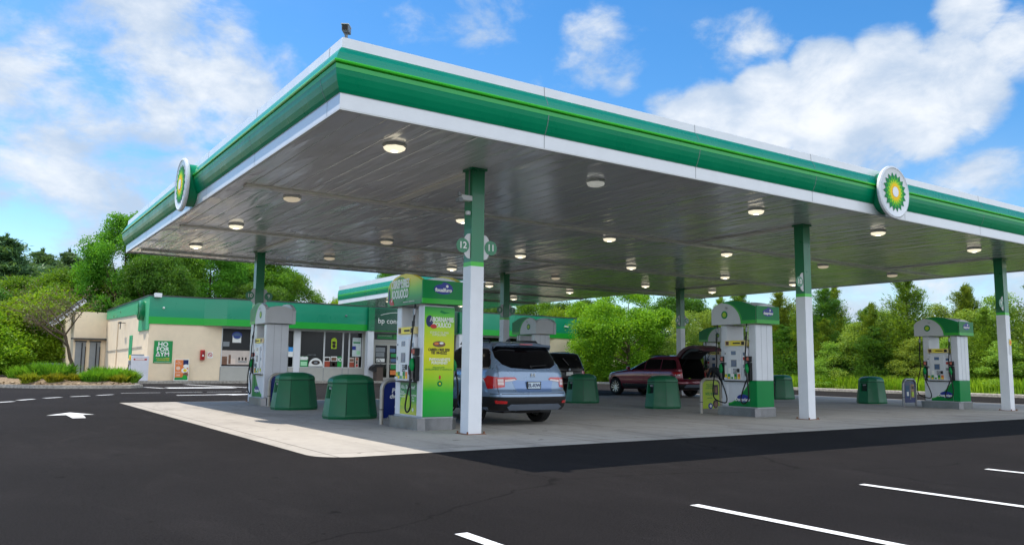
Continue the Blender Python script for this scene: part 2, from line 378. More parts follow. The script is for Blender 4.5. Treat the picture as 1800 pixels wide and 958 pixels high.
def stripe(name, pts, z=.009):
    sheet(name, pts, z, paintw)
for i, x in enumerate((-1.1, 1.33, 3.9, 6.58, 9.2, 11.8, 14.4)):
    stripe('parking_line', [(x-.055, -5.5), (x+.055, -5.5), (x+.055, -11.5), (x-.055, -11.5)])
stripe('road_arrow', [(-2.03, 11.5), (-2.6, 10.45), (-2.2, 10.5), (-2.19, 9.25), (-1.93, 9.25), (-1.86, 10.5), (-1.62, 10.45)])
for a, b in (((-3.35, 17.6), (-2.9, 18.2)), ((-2.75, 19.0), (-2.28, 19.8)), ((-1.95, 20.4), (-1.4, 21.1)), ((-1.05, 21.5), (-.42, 22.1)), ((-.1, 22.5), (.5, 23.2))):
    d = (Vector(b)-Vector(a)).normalized()*.0; n = Vector((-(b[1]-a[1]), b[0]-a[0])).normalized()*.09
    a, b = Vector(a), Vector(b); stripe('dashed_line', [tuple(a-n), tuple(b-n), tuple(b+n), tuple(a+n)])
for k in range(5):
    x = 1.0+k*1.7; stripe('lane_line', [(x, 24.6+k*.25), (x+1.5, 24.8+k*.25), (x+1.5, 24.92+k*.25), (x, 24.72+k*.25)])
stripe('lane_arrow', [(2.5, 21.6), (4.4, 21.9), (4.5, 21.4), (5.9, 22.3), (4.1, 22.6), (4.2, 22.2), (2.5, 21.95)])
stripe('stop_line', [(4.0, 30.8), (7.2, 30.8), (7.2, 32.0), (4.0, 32.0)])
stripe('bay_line', [(6.1, 37.9), (6.4, 37.9), (8.1, 31.2), (7.8, 31.2)])
stripe('bay_line', [(3.1, 33.0), (3.3, 33.0), (3.9, 30.9), (3.6, 30.9)])

def kerb_strip(name, pts, w=.16, h=.15, mat=None):
    mb = MB(); mat = mat or kerbmat; P = [Vector((x, y, 0)) for x, y in pts]; n = len(P)
    L_, R_ = [], []
    for i in range(n):
        t = (P[min(i+1, n-1)]-P[max(i-1, 0)]).normalized(); nn = Vector((-t.y, t.x, 0))
        L_.append(P[i]); R_.append(P[i]+nn*w)
    for i in range(n-1):
        a, b, c, d = L_[i], L_[i+1], R_[i+1], R_[i]
        u = Vector((0, 0, h)); lo = Vector((0, 0, -.05)); s = (c-b).normalized()*.02
        vs = [a+lo, b+lo, c+lo, d+lo, a+u-Vector((0, 0, .02)), b+u-Vector((0, 0, .02)), a+u+s, b+u+s, c+u, d+u]
        mb.add(vs, [(0, 1, 5, 4), (4, 5, 7, 6), (6, 7, 8, 9), (2, 3, 9, 8)], mat)
    return structure(mb.build(name))
kerb_strip('kerb', [(38.05, -40), (38.05, 20), (37.5, 30), (35.7, 37), (36.1, 60)][::-1] and [(38.05, -40), (38.05, 20), (37.55, 30), (35.8, 37), (36.2, 60)], w=-.5)
verge = [(38.6, -40), (38.6, 20), (38.1, 30), (36.35, 37), (36.75, 60), (70, 60), (70, -40)]
sheet('verge', verge, .13, grassground)
# walk in front of the shop
mb = MB(); mb.box(2.9, 40.35, -.05, 41.5, 41.98, .15, kerbmat); mb.box(2.9, 41.98, -.05, 4.83, 76, .15, kerbmat); structure(mb.build('pavement'))
# planter island
isl = [(-9, 34.5), (-4.5, 34.2), (-2.6, 33.2), (-1.5, 31.9), (-.4, 31.2), (1.0, 31.0), (2.4, 31.3), (3.05, 32.2), (3.1, 33.6), (2.9, 40.0), (1.5, 42), (-9, 42)]
mb = MB(); mb.prism(isl, -.05, .15, kerbmat); structure(mb.build('kerb_island'))
cx = sum(p[0] for p in isl)/len(isl); cy = sum(p[1] for p in isl)/len(isl)
ins = []
for x, y in isl:
    d = Vector((cx-x, cy-y)).normalized()*.28; ins.append((x+d.x, y+d.y))
nb = 60
vs = [(cx, cy, .42)]; fs = []
for ring, (k, z) in enumerate(((.6, .38), (.85, .27), (1, .155))):
    for x, y in ins: vs.append((cx+(x-cx)*k, cy+(y-cy)*k, z))
n = len(ins)
for i in range(n): fs.append((0, 1+i, 1+(i+1) % n))
for r_ in range(2):
    for i in range(n): fs.append((1+r_*n+i, 1+(r_+1)*n+i, 1+(r_+1)*n+(i+1) % n, 1+r_*n+(i+1) % n))
mb = MB(); mb.add(vs, fs, mulch, True); structure(mb.build('mulch_bed'))
# grassy bank beyond the far road on the left
vs, fs = [], []
for i in range(14):
    x = -40+i*5
    for y, z in ((62, .0), (62.3, .14), (62.6, .15), (66, .2), (72, .3), (120, .6)): vs.append((x, y+(x+40)*.1, z))
for i in range(13):
    for j in range(5): a = i*6+j; fs.append((a, a+6, a+7, a+1))
mb = MB()
mb.add(vs, [f for f in fs if True], grassground, True); 
# keep it left of the shop
o = mb.build('bank'); bm = bmesh.new(); bm.from_mesh(o.data); bmesh.ops.bisect_plane(bm, geom=bm.verts[:]+bm.edges[:]+bm.faces[:], plane_co=(1.5, 0, 0), plane_no=(1, 0, 0), clear_outer=True); bm.to_mesh(o.data); bm.free(); structure(o)
kerb_strip('kerb', [(-40, 62), (1.5, 66.15)], w=.3, h=.16)

# ------------------------------------------------------------------ main canopy
H = 4.9; XC, YB = 27.6, 18.8
def fascia_profile():
    # (outward, z, material) up the fascia; each strip joins to the next point
    return [(0, H, white), (0, 5.125, white), (.012, 5.127, dgreen), (.045, 5.18, dgreen), (.085, 5.27, dgreen), (.112, 5.36, dgreen), (.125, 5.43, dgreen), (.128, 5.44, palegreen), (.132, 5.505, palegreen),
            (.105, 5.515, lime), (.155, 5.53, lime), (.162, 5.55, lime), (.15, 5.572, lime), (.12, 5.58, teal), (.10, 5.64, teal), (.07, 5.71, teal), (.03, 5.78, teal), (.004, 5.81, teal), (0, 5.812, white), (-.01, 5.97, white), (-.05, 5.98, white)]
def fascia(parent, x0, y0, x1, y1, prof, name='fascia', joints=3.66, dz=0):
    corners = [(x0, y0, -1, -1), (x1, y0, 1, -1), (x1, y1, 1, 1), (x0, y1, -1, 1)]
    for e in range(4):
        a, b = corners[e], corners[(e+1) % 4]
        mb = MB()
        for j in range(len(prof)-1):
            o0, z0, m = prof[j]; o1, z1, _ = prof[j+1]
            vs = [(a[0]+a[2]*o0, a[1]+a[3]*o0, z0+dz), (b[0]+b[2]*o0, b[1]+b[3]*o0, z0+dz), (b[0]+b[2]*o1, b[1]+b[3]*o1, z1+dz), (a[0]+a[2]*o1, a[1]+a[3]*o1, z1+dz)]
            sm = m is not white
            mb.add(vs, [(0, 1, 2, 3)], m, sm)
        # joints: thin dark gaps where sheets meet
        L = math.hypot(b[0]-a[0], b[1]-a[1]); k = int(L/joints); mj = mb
        for q in range(1, k+1):
            t = q*joints/L
            if t > .995: continue
            px, py = a[0]+(b[0]-a[0])*t, a[1]+(b[1]-a[1])*t; nx, ny = ((0, a[3]) if e in (0, 2) else (b[2], 0))
            tx, ty = (.006, 0) if e in (0, 2) else (0, .006)
            pr = [(o_+.0025, z_+dz) for o_, z_, _ in prof if not (5.50+0 < z_ < 5.6)]
            for i in range(len(pr)-1):
                (o0, z0), (o1, z1) = pr[i], pr[i+1]
                mj.add([(px-tx+nx*o0, py-ty+ny*o0, z0), (px+tx+nx*o0, py+ty+ny*o0, z0), (px+tx+nx*o1, py+ty+ny*o1, z1), (px-tx+nx*o1, py-ty+ny*o1, z1)], [(0, 1, 2, 3)], greyp)
        o = mb.build(name, parent, recalc=False)
        o.data.set_sharp_from_angle(angle=rad(28))
can = thing('forecourt_canopy', 'big flat green and white canopy over the fuel pumps, on green and white columns', 'canopy')
mb = MB(); mb.box(.02, .02, H+.002, XC-.02, YB-.02, H+.06, soffit_mat); mb.build('soffit', can)
mb = MB(); mb.box(.05, .05, H+.07, XC-.05, YB-.05, 5.9, darkgrey); mb.build('roof_deck', can)
fascia(can, 0, 0, XC, YB, fascia_profile())
# trim angle round the soffit
mb = MB(); t = .06
for a in ((.0, .0, XC, t), (0, YB-t, XC, YB), (0, t, t, YB-t), (XC-t, t, XC, YB-t)): mb.box(a[0], a[1], H-.022, a[2], a[3], H+.001, offwhite)
mb.build('edge_trim', can)
stripm = M('cream white trim', (238, 234, 226), .35, .04, 2, coat=.5)
def strip(x0, y0, x1, y1, z=.05):
    mb = MB(); mb.box(x0, y0, H-z, x1, y1, H+.001, stripm, bev=.008); mb.build('soffit_strip', can)
for y in (5.85, 11.95, 17.7): strip(.3, y-.11, XC-.3, y+.11)
for x in (3.55, 13.3, 23.3): strip(x-.1, 2.1, x+.1, 5.73, .045); strip(x-.1, 12.08, x+.1, 15.6, .045)
def column(x, y, w=.27):
    h = w/2
    e = MB(); e.box(x-h-.035, y-h-.035, H-.04, x+h+.035, y+h+.035, H-.001, colgreen); e.box(x-h, y-h, 3.13, x+h, y+h, H-.04, colgreen)
    e.box(x-h-.002, y-h-.002, 3.05, x+h+.002, y+h+.002, 3.135, lime); e.box(x-h-.004, y-h-.004, .012, x+h+.004, y+h+.004, 3.052, white)
    c = e.build('column', can)
    b = MB(); b.box(x-h-.07, y-h-.07, .0, x+h+.07, y+h+.07, .014, rust)
    for sx in (-1, 1):
        for sy in (-1, 1): b.lathe([(.016, 0), (.016, .045)], rust, 8, Matrix.Translation((x+sx*(h+.04), y+sy*(h+.04), .01)))
    b.build('base_plate', c)
    return c
colm = {}
for k, (x, y) in {1: (3.5, 1.98), 2: (13.3, 1.98), 3: (23.6, 1.98), 4: (3.6, 15.74), 5: (13.3, 15.74), 6: (23.06, 15.74)}.items(): colm[k] = (x, y, column(x, y))
def flag(k, side, s):
    x, y, c = colm[k]; h = .14; sx = -1 if side == 'l' else 1
    f = MB(); n = 20
    pts = [(x+sx*(h+.15*math.sin(math.pi*i/n)**.8), 3.42-.235*math.cos(math.pi*i/n)) for i in range(n+1)]
    f.prism(pts, y-.105, y-.09, offwhite, 'y')
    # pointed half disc carries a round green badge
    cxx = x+sx*(h+.165)
    disc(f, (cxx, y-.106, 3.42), .135, 'y', colgreen, t=.008, n=28)
    o = f.build('number_flag', c)
    text(s, .17, wprint, o, (cxx, y-.117, 3.42), FACE_MY, bold=.003)
flag(1, 'l', '12'); flag(1, 'r', '11'); flag(2, 'l', '10'); flag(4, 'l', '10'); flag(4, 'r', '9'); flag(5, 'l', '8'); flag(5, 'r', '7'); flag(6, 'l', '6'); flag(6, 'r', '5'); flag(3, 'l', '9')
# badges on the fascia
helm = [M('badge dark green', (0, 130, 70), .7, .02), M('badge mid green', (80, 180, 40), .7, .02), M('badge light green', (190, 215, 30), .7, .02), M('badge yellow', (255, 205, 0), .7, .02), M('badge white', (232, 233, 236), .35, .02)]
def badge(loc, axis):
    T = Matrix.Translation(loc) @ (Matrix.Rotation(R90, 4, 'X') if axis == 'y' else Matrix.Rotation(-R90, 4, 'Y'))
    b = MB(); b.lathe([(.50, -.25), (.50, -.02), (.60, 0)], dgreen, 48, T); b.lathe([(.60, 0), (.625, .012), (.635, .04), (.63, .075), (.60, .09), (.585, .095), (.57, .085), (.56, .08), (.0001, .086)], white, 56, T)
    o = b.build('badge', can, sharp=50)
    s = MB(); c = (loc[0], loc[1]-.089, loc[2]) if axis == 'y' else (loc[0]-.089, loc[1], loc[2])
    sunburst(s, c, .47, axis, helm); s.build('sunburst', o)
badge((13.72, -.22, 5.42), 'y'); badge((-.22, 9.1, 5.40), 'x')
# equipment on the first column
x, y, c = colm[1]
e = MB(); e.tube([(x-.16, y-.06, H), (x-.16, y-.06, 4.4), (x-.17, y-.06, 4.32)], .012, greyp, 8)
e.box(x-.36, y-.14, 4.26, x-.13, y-.02, 4.36, offwhite, bev=.015); e.box(x-.42, y-.15, 4.22, x-.34, y-.01, 4.30, greyp, bev=.01); e.box(x-.40, y-.11, 4.34, x-.36, y-.05, 4.41, greyp)
e.box(x-.22, y-.11, 4.0, x-.14, y-.03, 4.08, offwhite, bev=.02); e.build('sensor', c)
x, y, c = colm[3]
e = MB(); e.box(x+.0, y-.152, 1.78, x+.12, y-.14, 2.3, offwhite); disc(e, (x+.06, y-.153, 2.17), .075, 'y', sunyellow, sz=1.4); disc(e, (x+.06, y-.158, 2.17), .045, 'y', orange, sz=1.4); e.build('sticker', c)
# corner camera
cam_t = thing('security_camera', 'small grey camera on the near top corner of the big canopy', 'security camera', (.1, .1, 5.97)); cam_t.scale = (.68, .68, .68)
e = MB(); e.lathe([(.07, 0), (.06, .03), (.035, .05), (.035, .12), (.05, .14)], greyp, 16); e.build('mount', cam_t)
T = Matrix.Translation((-.02, -.03, .24)) @ Matrix.Rotation(rad(-30), 4, 'Z') @ Matrix.Rotation(rad(10), 4, 'X')
e = MB(); e.box(-.075, -.17, -.07, .075, .26, .07, greyp, T, bev=.02); e.box(-.085, -.2, .055, .085, .24, .078, offwhite, T, bev=.006); e.build('housing', cam_t)
e = MB(); e.box(-.058, -.175, -.052, .058, -.168, .048, glass, T); e.build('lens', cam_t)

# ceiling lights
warm = M('lit lamp lens', (255, 244, 215), .3, 0, emit=(255, 244, 215), es=.52)
warm2 = M('dimly lit lamp lens', (225, 215, 200), .3, 0, emit=(255, 235, 200), es=.2)
dead = M('unlit lamp lens', (215, 216, 212), .3, 0, emit=(235, 235, 225), es=.16)
bulb = M('glowing bulb', (255, 250, 235), .3, 0, emit=(255, 248, 225), es=4)
def hexa(r, sy=1): return [(r*math.cos(rad(a))*1.0, r*math.sin(rad(a))*sy) for a in (22.5, 67.5, 112.5, 157.5, 202.5, 247.5, 292.5, 337.5)]
def frust(mb, r0, z0, r1, z1, mat):
    a, b = hexa(r0), hexa(r1); n = 8
    mb.add([(x, y, z0) for x, y in a]+[(x, y, z1) for x, y in b], [(i, (i+1) % n, n+(i+1) % n, n+i) for i in range(n)]+[list(range(n)), list(range(n, 2*n))], mat)
def make_light(lens):
    t = thing('ceiling_light', 'x', 'ceiling light')
    a = MB(); frust(a, .24, 0, .24, -.05, offwhite); frust(a, .235, -.05, .21, -.07, greyp); a.build('housing', t)
    a = MB(); frust(a, .225, -.071, .205, -.13, lens); frust(a, .205, -.13, .14, -.165, lens)
    l = a.build('lens', t)
    if lens is warm:
        a = MB(); frust(a, .07, -.166, .06, -.172, bulb); a.build('bulb', l)
    return t
proto = {k: make_light(k) for k in (warm, warm2, dead)}
used = set()
def place_light(x, y, z, lens, label, group, s=1):
    p = proto[lens]
    if lens in used: p = copy_tree(p)
    used.add(lens)
    s *= .84; p.location = (x, y, z); p['label'] = label; p['group'] = group; p.scale = (s, s, s*.85)
rows = [(1.30, 'front row'), (6.45, 'second row'), (10.9, 'third row'), (15.45, 'back row')]
order = ['nearest the left edge', 'second from the left edge', 'third from the left edge', 'fourth from the left edge', 'fifth from the left edge', 'sixth from the left edge']
for ri, (y, rn) in enumerate(rows):
    for ci, x in enumerate((1.5, 5.88, 10.7, 15.6, 20.6, 24.9)):
        lens = dead if (ri, ci) == (0, 1) else (warm2 if (ri, ci) in ((1, 0), (3, 1), (2, 1), (1, 4), (1, 5), (3, 3)) else warm)
        st = 'almost unlit' if lens is dead else ('faintly lit' if lens is warm2 else 'brightly lit')
        place_light(x, y, H, lens, f'{st} ceiling light under the big canopy, {rn}, {order[ci]}', 'ceiling lights under the canopies', 1.0)

# ------------------------------------------------------------------ link canopy to the shop
lk = thing('link_canopy', 'narrower green and white canopy joining the shop entrance to the pump canopy', 'canopy')
LX0, LX1, LY0, LY1 = 14.5, 23.3, 18.95, 36.1
mb = MB(); mb.box(LX0+.02, LY0+.02, H+.002, LX1-.02, LY1-.02, H+.05, soffit_mat); mb.build('soffit', lk)
mb = MB(); mb.box(LX0+.05, LY0+.05, H+.06, LX1-.05, LY1-.05, 5.9, darkgrey); mb.build('roof_deck', lk)
lprof = [(0, H, white), (0, 5.13, white), (.012, 5.14, dgreen), (.03, 5.3, dgreen), (.035, 5.36, lime), (.036, 5.385, dgreen), (.04, 5.42, lime), (.04, 5.47, teal), (.03, 5.6, teal), (.012, 5.74, teal), (0, 5.75, white), (0, 6.0, white), (-.04, 6.01, white)]
fascia(lk, LX0, LY0, LX1, LY1, lprof, joints=4.1)
mb = MB(); mb.box(LX0+.1, 27.4, H-.04, LX1-.1, 27.6, H+.001, offwhite); mb.box(LX0+.1, 23, H-.04, LX1-.1, 23.2, H+.001, offwhite); mb.build('soffit_strip', lk)
for x, y, lb in ((15.2, 19.9, 'left side, nearest the pumps'), (20.0, 25.0, 'right side, middle'), (19.9, 20.0, 'right side, nearest the pumps'), (15.6, 31.2, 'left side, nearest the shop'), (20.4, 31.3, 'right side, nearest the shop')):
    place_light(x, y, H, warm, f'lit ceiling light under the link canopy, {lb}', 'ceiling lights under the canopies')
place_light(15.4, 25.4, H, warm, 'lit ceiling light under the link canopy, left side, middle', 'ceiling lights under the canopies')

# ------------------------------------------------------------------ shop
shop = thing('convenience_store', 'low cream shop with deep green fascia and bp connect sign behind the pumps', 'shop', (0, 0, 0))
BX0, BX1, BY, BZ = 4.85, 38.7, 42.0, 5.25
sgreen = M('shop fascia green', (0, 140, 104), .3, .05, .6, coat=.2); sgreen2 = M('shop side sunlit green', (60, 170, 115), .5, .06, .8)  # paler side-wall copy of the fascia green, sunlight put into its colour
slime = M('shop stripe green', (20, 165, 50), .35, .04, 1)
mb = MB()
mb.box(BX0, BY, .0, 9.15, BY+.3, BZ-.02, cream); mb.box(34.6, BY, 0, BX1, BY+.3, BZ-.02, cream)
mb.box(9.15, BY, 3.60, 34.6, BY+.3, BZ-.02, cream)
mb.box(BX0, BY+.3, 0, BX0+.3, 60, 4.6, cream); mb.box(BX1-.3, BY+.3, 0, BX1, 58, BZ-.02, cream); mb.box(BX0+.3, 57.7, 0, BX1-.3, 58, BZ-.02, cream)
mb.box(BX0, BY+.3, 4.602, BX0+.3, 60, BZ-.02, cream)
mb.build('wall', shop)
# rear yard wing with two doors and a recess
mb = MB(); mb.box(2.6, 60, 0, 4.84, 60.3, 5.1, cream); mb.box(2.6, 60.3, 0, 2.9, 72, 5.1, cream); mb.build('wing_wall', shop)
for x in (2.75, 3.75):
    mb = MB(); mb.box(x, 59.93, .15, x+.72, 59.998, 2.75, greyp); mb.box(x-.05, 59.95, 2.75, x+.77, 59.998, 2.85, darkgrey); dr = mb.build('door', shop)
    mb = MB(); mb.tube([(x+.45, 59.88, .2), (x+.45, 59.88, 2.7)], .035, black, 8); mb.tube([(x+.7, 59.88, .2), (x+.7, 59.88, 2.4)], .03, black, 8); mb.build('bar', dr)
mb = MB(); mb.box(2.4, 59.5, 2.95, 4.84, 59.998, 3.05, darkgrey); mb.build('door_hood', shop)
mb = MB(); T = Matrix.Translation((2.0, 61.5, 5.1)) @ Matrix.Rotation(rad(-43), 4, 'Y')
for k in range(5): mb.box(-1.5, -1.6+k*.7, -.03, 1.5, -1.05+k*.7, .03, steel if k % 2 else greyp, T)
for q in (-.9, -.3, .3, .9): mb.box(q-.05, -1.75, -.30, q+.05, -1.70, .1, darkgrey, T)
mb.box(-1.5, -1.70, -.32, 1.5, -1.60, -.05, white, T)
mb.box(-1.5, -1.7, -.1, -1.4, 1.9, -.03, steel, T); mb.box(1.4, -1.7, -.1, 1.5, 1.9, -.03, steel, T); mb.box(-1.5, -1.7, -.1, 1.5, -1.62, .06, greyp, T); mb.build('awning', shop)
# roof
mb = MB(); mb.box(BX0+.1, BY+.4, BZ-.3, BX1-.1, 57.9, BZ-.1, darkgrey); mb.build('roof', shop)
# front fascia (with the part that steps forward over the windows)
F0, FS = 41.93, 41.35
plan = [(BX0-.06, F0), (8.0, F0), (9.25, FS), (33.9, FS), (35.6, F0), (BX1+.06, F0)]
mb = MB()
for (xa, ya), (xb, yb) in zip(plan, plan[1:]):
    for z0, z1, m in ((3.57, 4.0, slime), (4.0, BZ, sgreen)):
        mb.add([(xa, ya, z0), (xb, yb, z0), (xb, yb, z1), (xa, ya, z1)], [(0, 1, 2, 3)], m)
    mb.add([(xa, ya, 3.57), (xb, yb, 3.57), (xb, BY+.01, 3.57), (xa, BY+.01, 3.57)], [(0, 1, 2, 3)], offwhite)
fr = mb.build('front_fascia', shop, recalc=False)
mb = MB()
for (xa, ya), (xb, yb) in zip(plan, plan[1:]):
    mb.prism([(xa, ya-.04), (xb, yb-.04), (xb, BY+.35), (xa, BY+.35)], BZ, BZ+.07, darkgrey)
mb.prism([(BX0-.1, BY), (BX0+.4, BY), (BX0+.4, 60), (BX0-.1, 60)], BZ+.001, BZ+.071, darkgrey); mb.build('coping', shop)
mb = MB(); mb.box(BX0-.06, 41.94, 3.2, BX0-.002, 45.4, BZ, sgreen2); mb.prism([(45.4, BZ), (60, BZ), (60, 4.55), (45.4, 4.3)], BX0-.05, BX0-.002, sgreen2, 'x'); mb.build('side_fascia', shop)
# round emblem on the side fascia and vertical sign below
mb = MB(); T = Matrix.Translation((BX0-.06, 43.9, 4.45)) @ Matrix.Rotation(-R90, 4, 'Y'); mb.lathe([(.62, 0), (.62, .22), (.56, .3), (.3, .34), (.01, .35)], colgreen, 28, T)
em = mb.build('round_sign', shop)
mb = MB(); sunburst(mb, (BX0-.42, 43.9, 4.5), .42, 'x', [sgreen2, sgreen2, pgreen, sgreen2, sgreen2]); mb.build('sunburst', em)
mb = MB(); mb.box(BX0-.05, 47.6, 1.5, BX0-.002, 48.6, 3.0, sgreen2); vsn = mb.build('side_sign', shop)
text('E\nR\nZ\nE\nC\nC', .26, colgreen, vsn, (BX0-.055, 48.1, 2.25), FACE_MX, ext=.004)
mb = MB(); mb.box(BX0-.4, 50.6, 3.9, BX0-.3, 51.4, 4.0, darkgrey); mb.box(BX0-.3, 50.95, 3.92, BX0, 51.0, 3.97, darkgrey); mb.tube([(BX0-.35, 50.7, 3.9), (BX0-.35, 50.7, 3.5)], .03, darkgrey, 8); mb.build('wall_lamp', shop)
mb = MB(); mb.tube([(BX0-.03, 44.0, 2.2), (BX0-.03, 59, 2.05)], .02, greyp, 6); mb.tube([(BX0-.04, 54, .2), (BX0-.04, 54, 4.2)], .04, cream, 6); mb.build('conduit', shop)
# floodlights and small cameras on the fascia
mb = MB(); mb.box(5.0, 41.62, 5.16, 5.42, 41.92, 5.42, white, bev=.03); mb.build('floodlight', shop)
for x, yy in ((5.6, F0), (17.2, FS), (36.6, F0)):
    mb = MB(); mb.lathe([(.07, 0), (.07, .05), (.045, .1), (.01, .12)], wprint if x != 17.2 else greyp, 14, Matrix.Translation((x, yy, 4.55)) @ Matrix.Rotation(R90, 4, 'X')); 
    if x == 36.6: mb.box(x+.02, yy-.1, 4.5, x+.3, yy-.02, 4.62, wprint)
    mb.build('fascia_camera', shop)
# window bays: (x0, x1) mullion frames, glass, panels under them
def window(x0, x1, z0=1.0, z1=3.48, low=True):
    f = MB(); t = .05
    f.box(x0, BY-.05, z0, x0+t, BY+.06, z1, offwhite); f.box(x1-t, BY-.05, z0, x1, BY+.06, z1, offwhite)
    f.box(x0+t, BY-.05, z0, x1-t, BY+.06, z0+t, offwhite); f.box(x0+t, BY-.05, z1-t, x1-t, BY+.06, z1, offwhite)
    o = f.build('window', shop)
    g_ = MB(); g_.box(x0+t, BY, z0+t, x1-t, BY+.02, z1-t, glass); g_.build('pane', o)
    if low:
        l = MB(); l.box(x0, BY-.03, .15, x1, BY+.05, z0-.002, greyp_l); l.box(x0-.02, BY-.035, .15, x0+.02, BY-.029, z0-.01, greyp); l.build('base_panel', o)
    return o
greyp_l = M('light grey panel', (176, 174, 166), .6, .06, 2)
bays = [(9.15, 11.0), (11.0, 11.9), (11.9, 13.1), (13.1, 13.85), (14.25, 15.95), (15.95, 17.3), (17.3, 17.75), (17.75, 18.75), (26.6, 28.4), (28.4, 30.2), (30.2, 32.0), (32.0, 34.0)]
wins = [window(a, b) for a, b in bays]
mb = MB(); mb.box(9.15, BY-.04, 3.481, 34.6, BY+.05, 3.598, offwhite); mb.box(13.85, BY-.06, .15, 14.25, BY+.06, 3.48, white); mb.box(34.0, BY-.04, .15, 34.6, BY+.05, 3.48, cream); mb.build('header_rail', shop)
# shop front pillars beside the entrance
for x in (19.0, 26.3):
    mb = MB(); mb.box(x-.22, 41.15, .15, x+.22, 41.6, 3.58, white); mb.box(x-.222, 41.10, 3.58, x+.222, 41.34, BZ-.05, colgreen); mb.build('pillar', shop)
# entrance: recessed doors with transom and sign panel
mb = MB(); mb.box(19.23, FS-.05, 3.64, 26.07, FS-.012, BZ-.06, M('entrance shaded green', (0, 72, 52), .3, .05, coat=.2)); sg = mb.build('entrance_sign', shop)  # darkened copy of the fascia green; shade under the link is in the colour
text('bp connect', .52, wprint, sg, (20.72, FS-.075, 4.30), FACE_MY, align='CENTER', ext=.012)
mb = MB()
for i in range(20):
    a0, a1 = i/20, (i+1)/20; f_ = lambda a: (19.75+2.6*a, 4.70+.22*math.sin(math.pi*a)); g1, g2 = f_(a0), f_(a1)
    mb.prism([g1, g2, (g2[0], g2[1]+.03), (g1[0], g1[1]+.03)], FS-.07, FS-.05, wprint, 'y')
mb.build('arc', sg)
mb = MB(); mb.box(18.75, BY-.04, .15, 19.62, BY+.06, 3.48, greyp_l); mb.box(21.85, BY-.04, .15, 22.6, BY+.06, 3.48, greyp_l); mb.box(24.9, BY-.04, .15, 26.6, BY+.06, 3.48, greyp_l); mb.box(22.6, BY-.04, 2.8, 24.9, BY+.05, 3.48, greyp_l); mb.build('entrance_frame', shop)
for k, (a, b) in enumerate(((19.62, 20.73), (20.74, 21.85), (22.6, 23.7), (23.71, 24.9))):
    d = MB(); t = .09
    d.box(a, BY-.05, .16, a+t, BY+.02, 2.78, greyp_l); d.box(b-t, BY-.05, .16, b, BY+.02, 2.78, greyp_l); d.box(a+t, BY-.05, .16, b-t, BY+.02, .36, greyp_l); d.box(a+t, BY-.05, 2.62, b-t, BY+.02, 2.78, greyp_l); d.box(a+t, BY-.045, 1.28, b-t, BY+.015, 1.36, greyp_l)
    o = d.build('door', shop); g_ = MB(); g_.box(a+t, BY-.01, .36, b-t, BY, 2.62, glass); g_.build('pane', o)
    p = MB(); rr = random.Random(k+4)
    for z in (.55, .95, 1.45, 1.8, 2.15):
        x0 = a+t+.03+rr.random()*.1; p.box(x0, BY-.016, z, min(b-t-.03, x0+.35+rr.random()*.4), BY-.011, z+.22+rr.random()*.12, rr.choice([wprint, pgreen, greyp, screen, wprint, orange]))
    p.build('sticker', o)
    h = MB(); h.tube([(b-.16 if k % 2 == 0 else a+.16, BY-.09, 1.0), (b-.16 if k % 2 == 0 else a+.16, BY-.09, 1.7)], .02, steel, 8); h.build('handle', o)
mb = MB(); mb.box(19.62, BY-.02, 2.8, 21.85, BY, 3.02, greyp_l); mb.box(19.62, BY-.01, 3.02, 21.85, BY, 3.46, glass); tr = mb.build('transom', shop)
mb = MB(); mb.box(19.85, BY-.035, 3.08, 21.05, BY-.012, 3.4, pgreen); mb.box(21.1, BY-.035, 3.08, 21.75, BY-.012, 3.4, slime); mb.build('sign_panel', tr)
text('EXONWARKS', .15, wprint, tr, (20.45, BY-.037, 3.29), FACE_MY, sx=1.1)
# things on and behind the glass
def poster(x0, z0, x1, z1, base, bits, par, y=BY-.01, name='poster'):
    p = MB(); p.box(x0, y-.008, z0, x1, y, z1, base)
    for (a, b, c, d, m) in bits:
        p.box(x0+(x1-x0)*a, y-.012, z0+(z1-z0)*b, x0+(x1-x0)*c, y-.0075, z0+(z1-z0)*d, m)
    return p.build(name, par)
tan = M('beige photo print', (205, 190, 178), .5, .12, 4); brownp = M('brown photo print', (120, 85, 65), .5, .3, 6); redbrown = M('red brown print', (165, 70, 45), .5, .3, 7)
pw = poster(9.2, 1.1, 10.95, 2.05, tan, [(.02, .05, .2, .6, brownp), (.25, .1, .33, .7, brownp), (.33, .08, .5, .45, M('cup print', (225, 205, 190), .5, .1)), (.6, .35, .66, .55, dprint), (.72, .35, .78, .55, dprint), (.84, .35, .9, .55, dprint), (.6, .22, .92, .3, greyp), (0, 0, 1, .06, dprint)], wins[0])
mb = MB(); disc(mb, (10.1, BY-.01, 3.0), .32, 'y', blue, sz=.8); mb.box(9.83, BY-.016, 2.55, 10.37, BY-.006, 3.0, wprint); disc(mb, (10.1, BY-.017, 2.98), .25, 'y', screen, sz=.8); mb.box(9.9, BY-.024, 2.86, 10.3, BY-.017, 2.96, blue); mb.box(9.25, BY-.008, 2.3, 9.65, BY-.002, 2.6, greyp); mb.build('poster', wins[0])
mb = MB(); mb.box(13.15, BY-.02, 1.7, 13.8, BY-.01, 2.05, wprint); mb.box(13.15, BY-.02, 2.05, 13.8, BY-.01, 2.35, M('sky blue print', (60, 150, 220), .4, .1)); mb.build('poster', wins[3])
p = poster(14.3, 1.06, 14.85, 1.75, pgreen, [(.1, .65, .9, .95, wprint), (.1, .1, .9, .5, M('mint print', (170, 225, 180), .5, .1)), ], wins[4]); text('IOO', .3, wprint, p, (14.57, BY-.025, 1.62), FACE_MY, bold=.01)
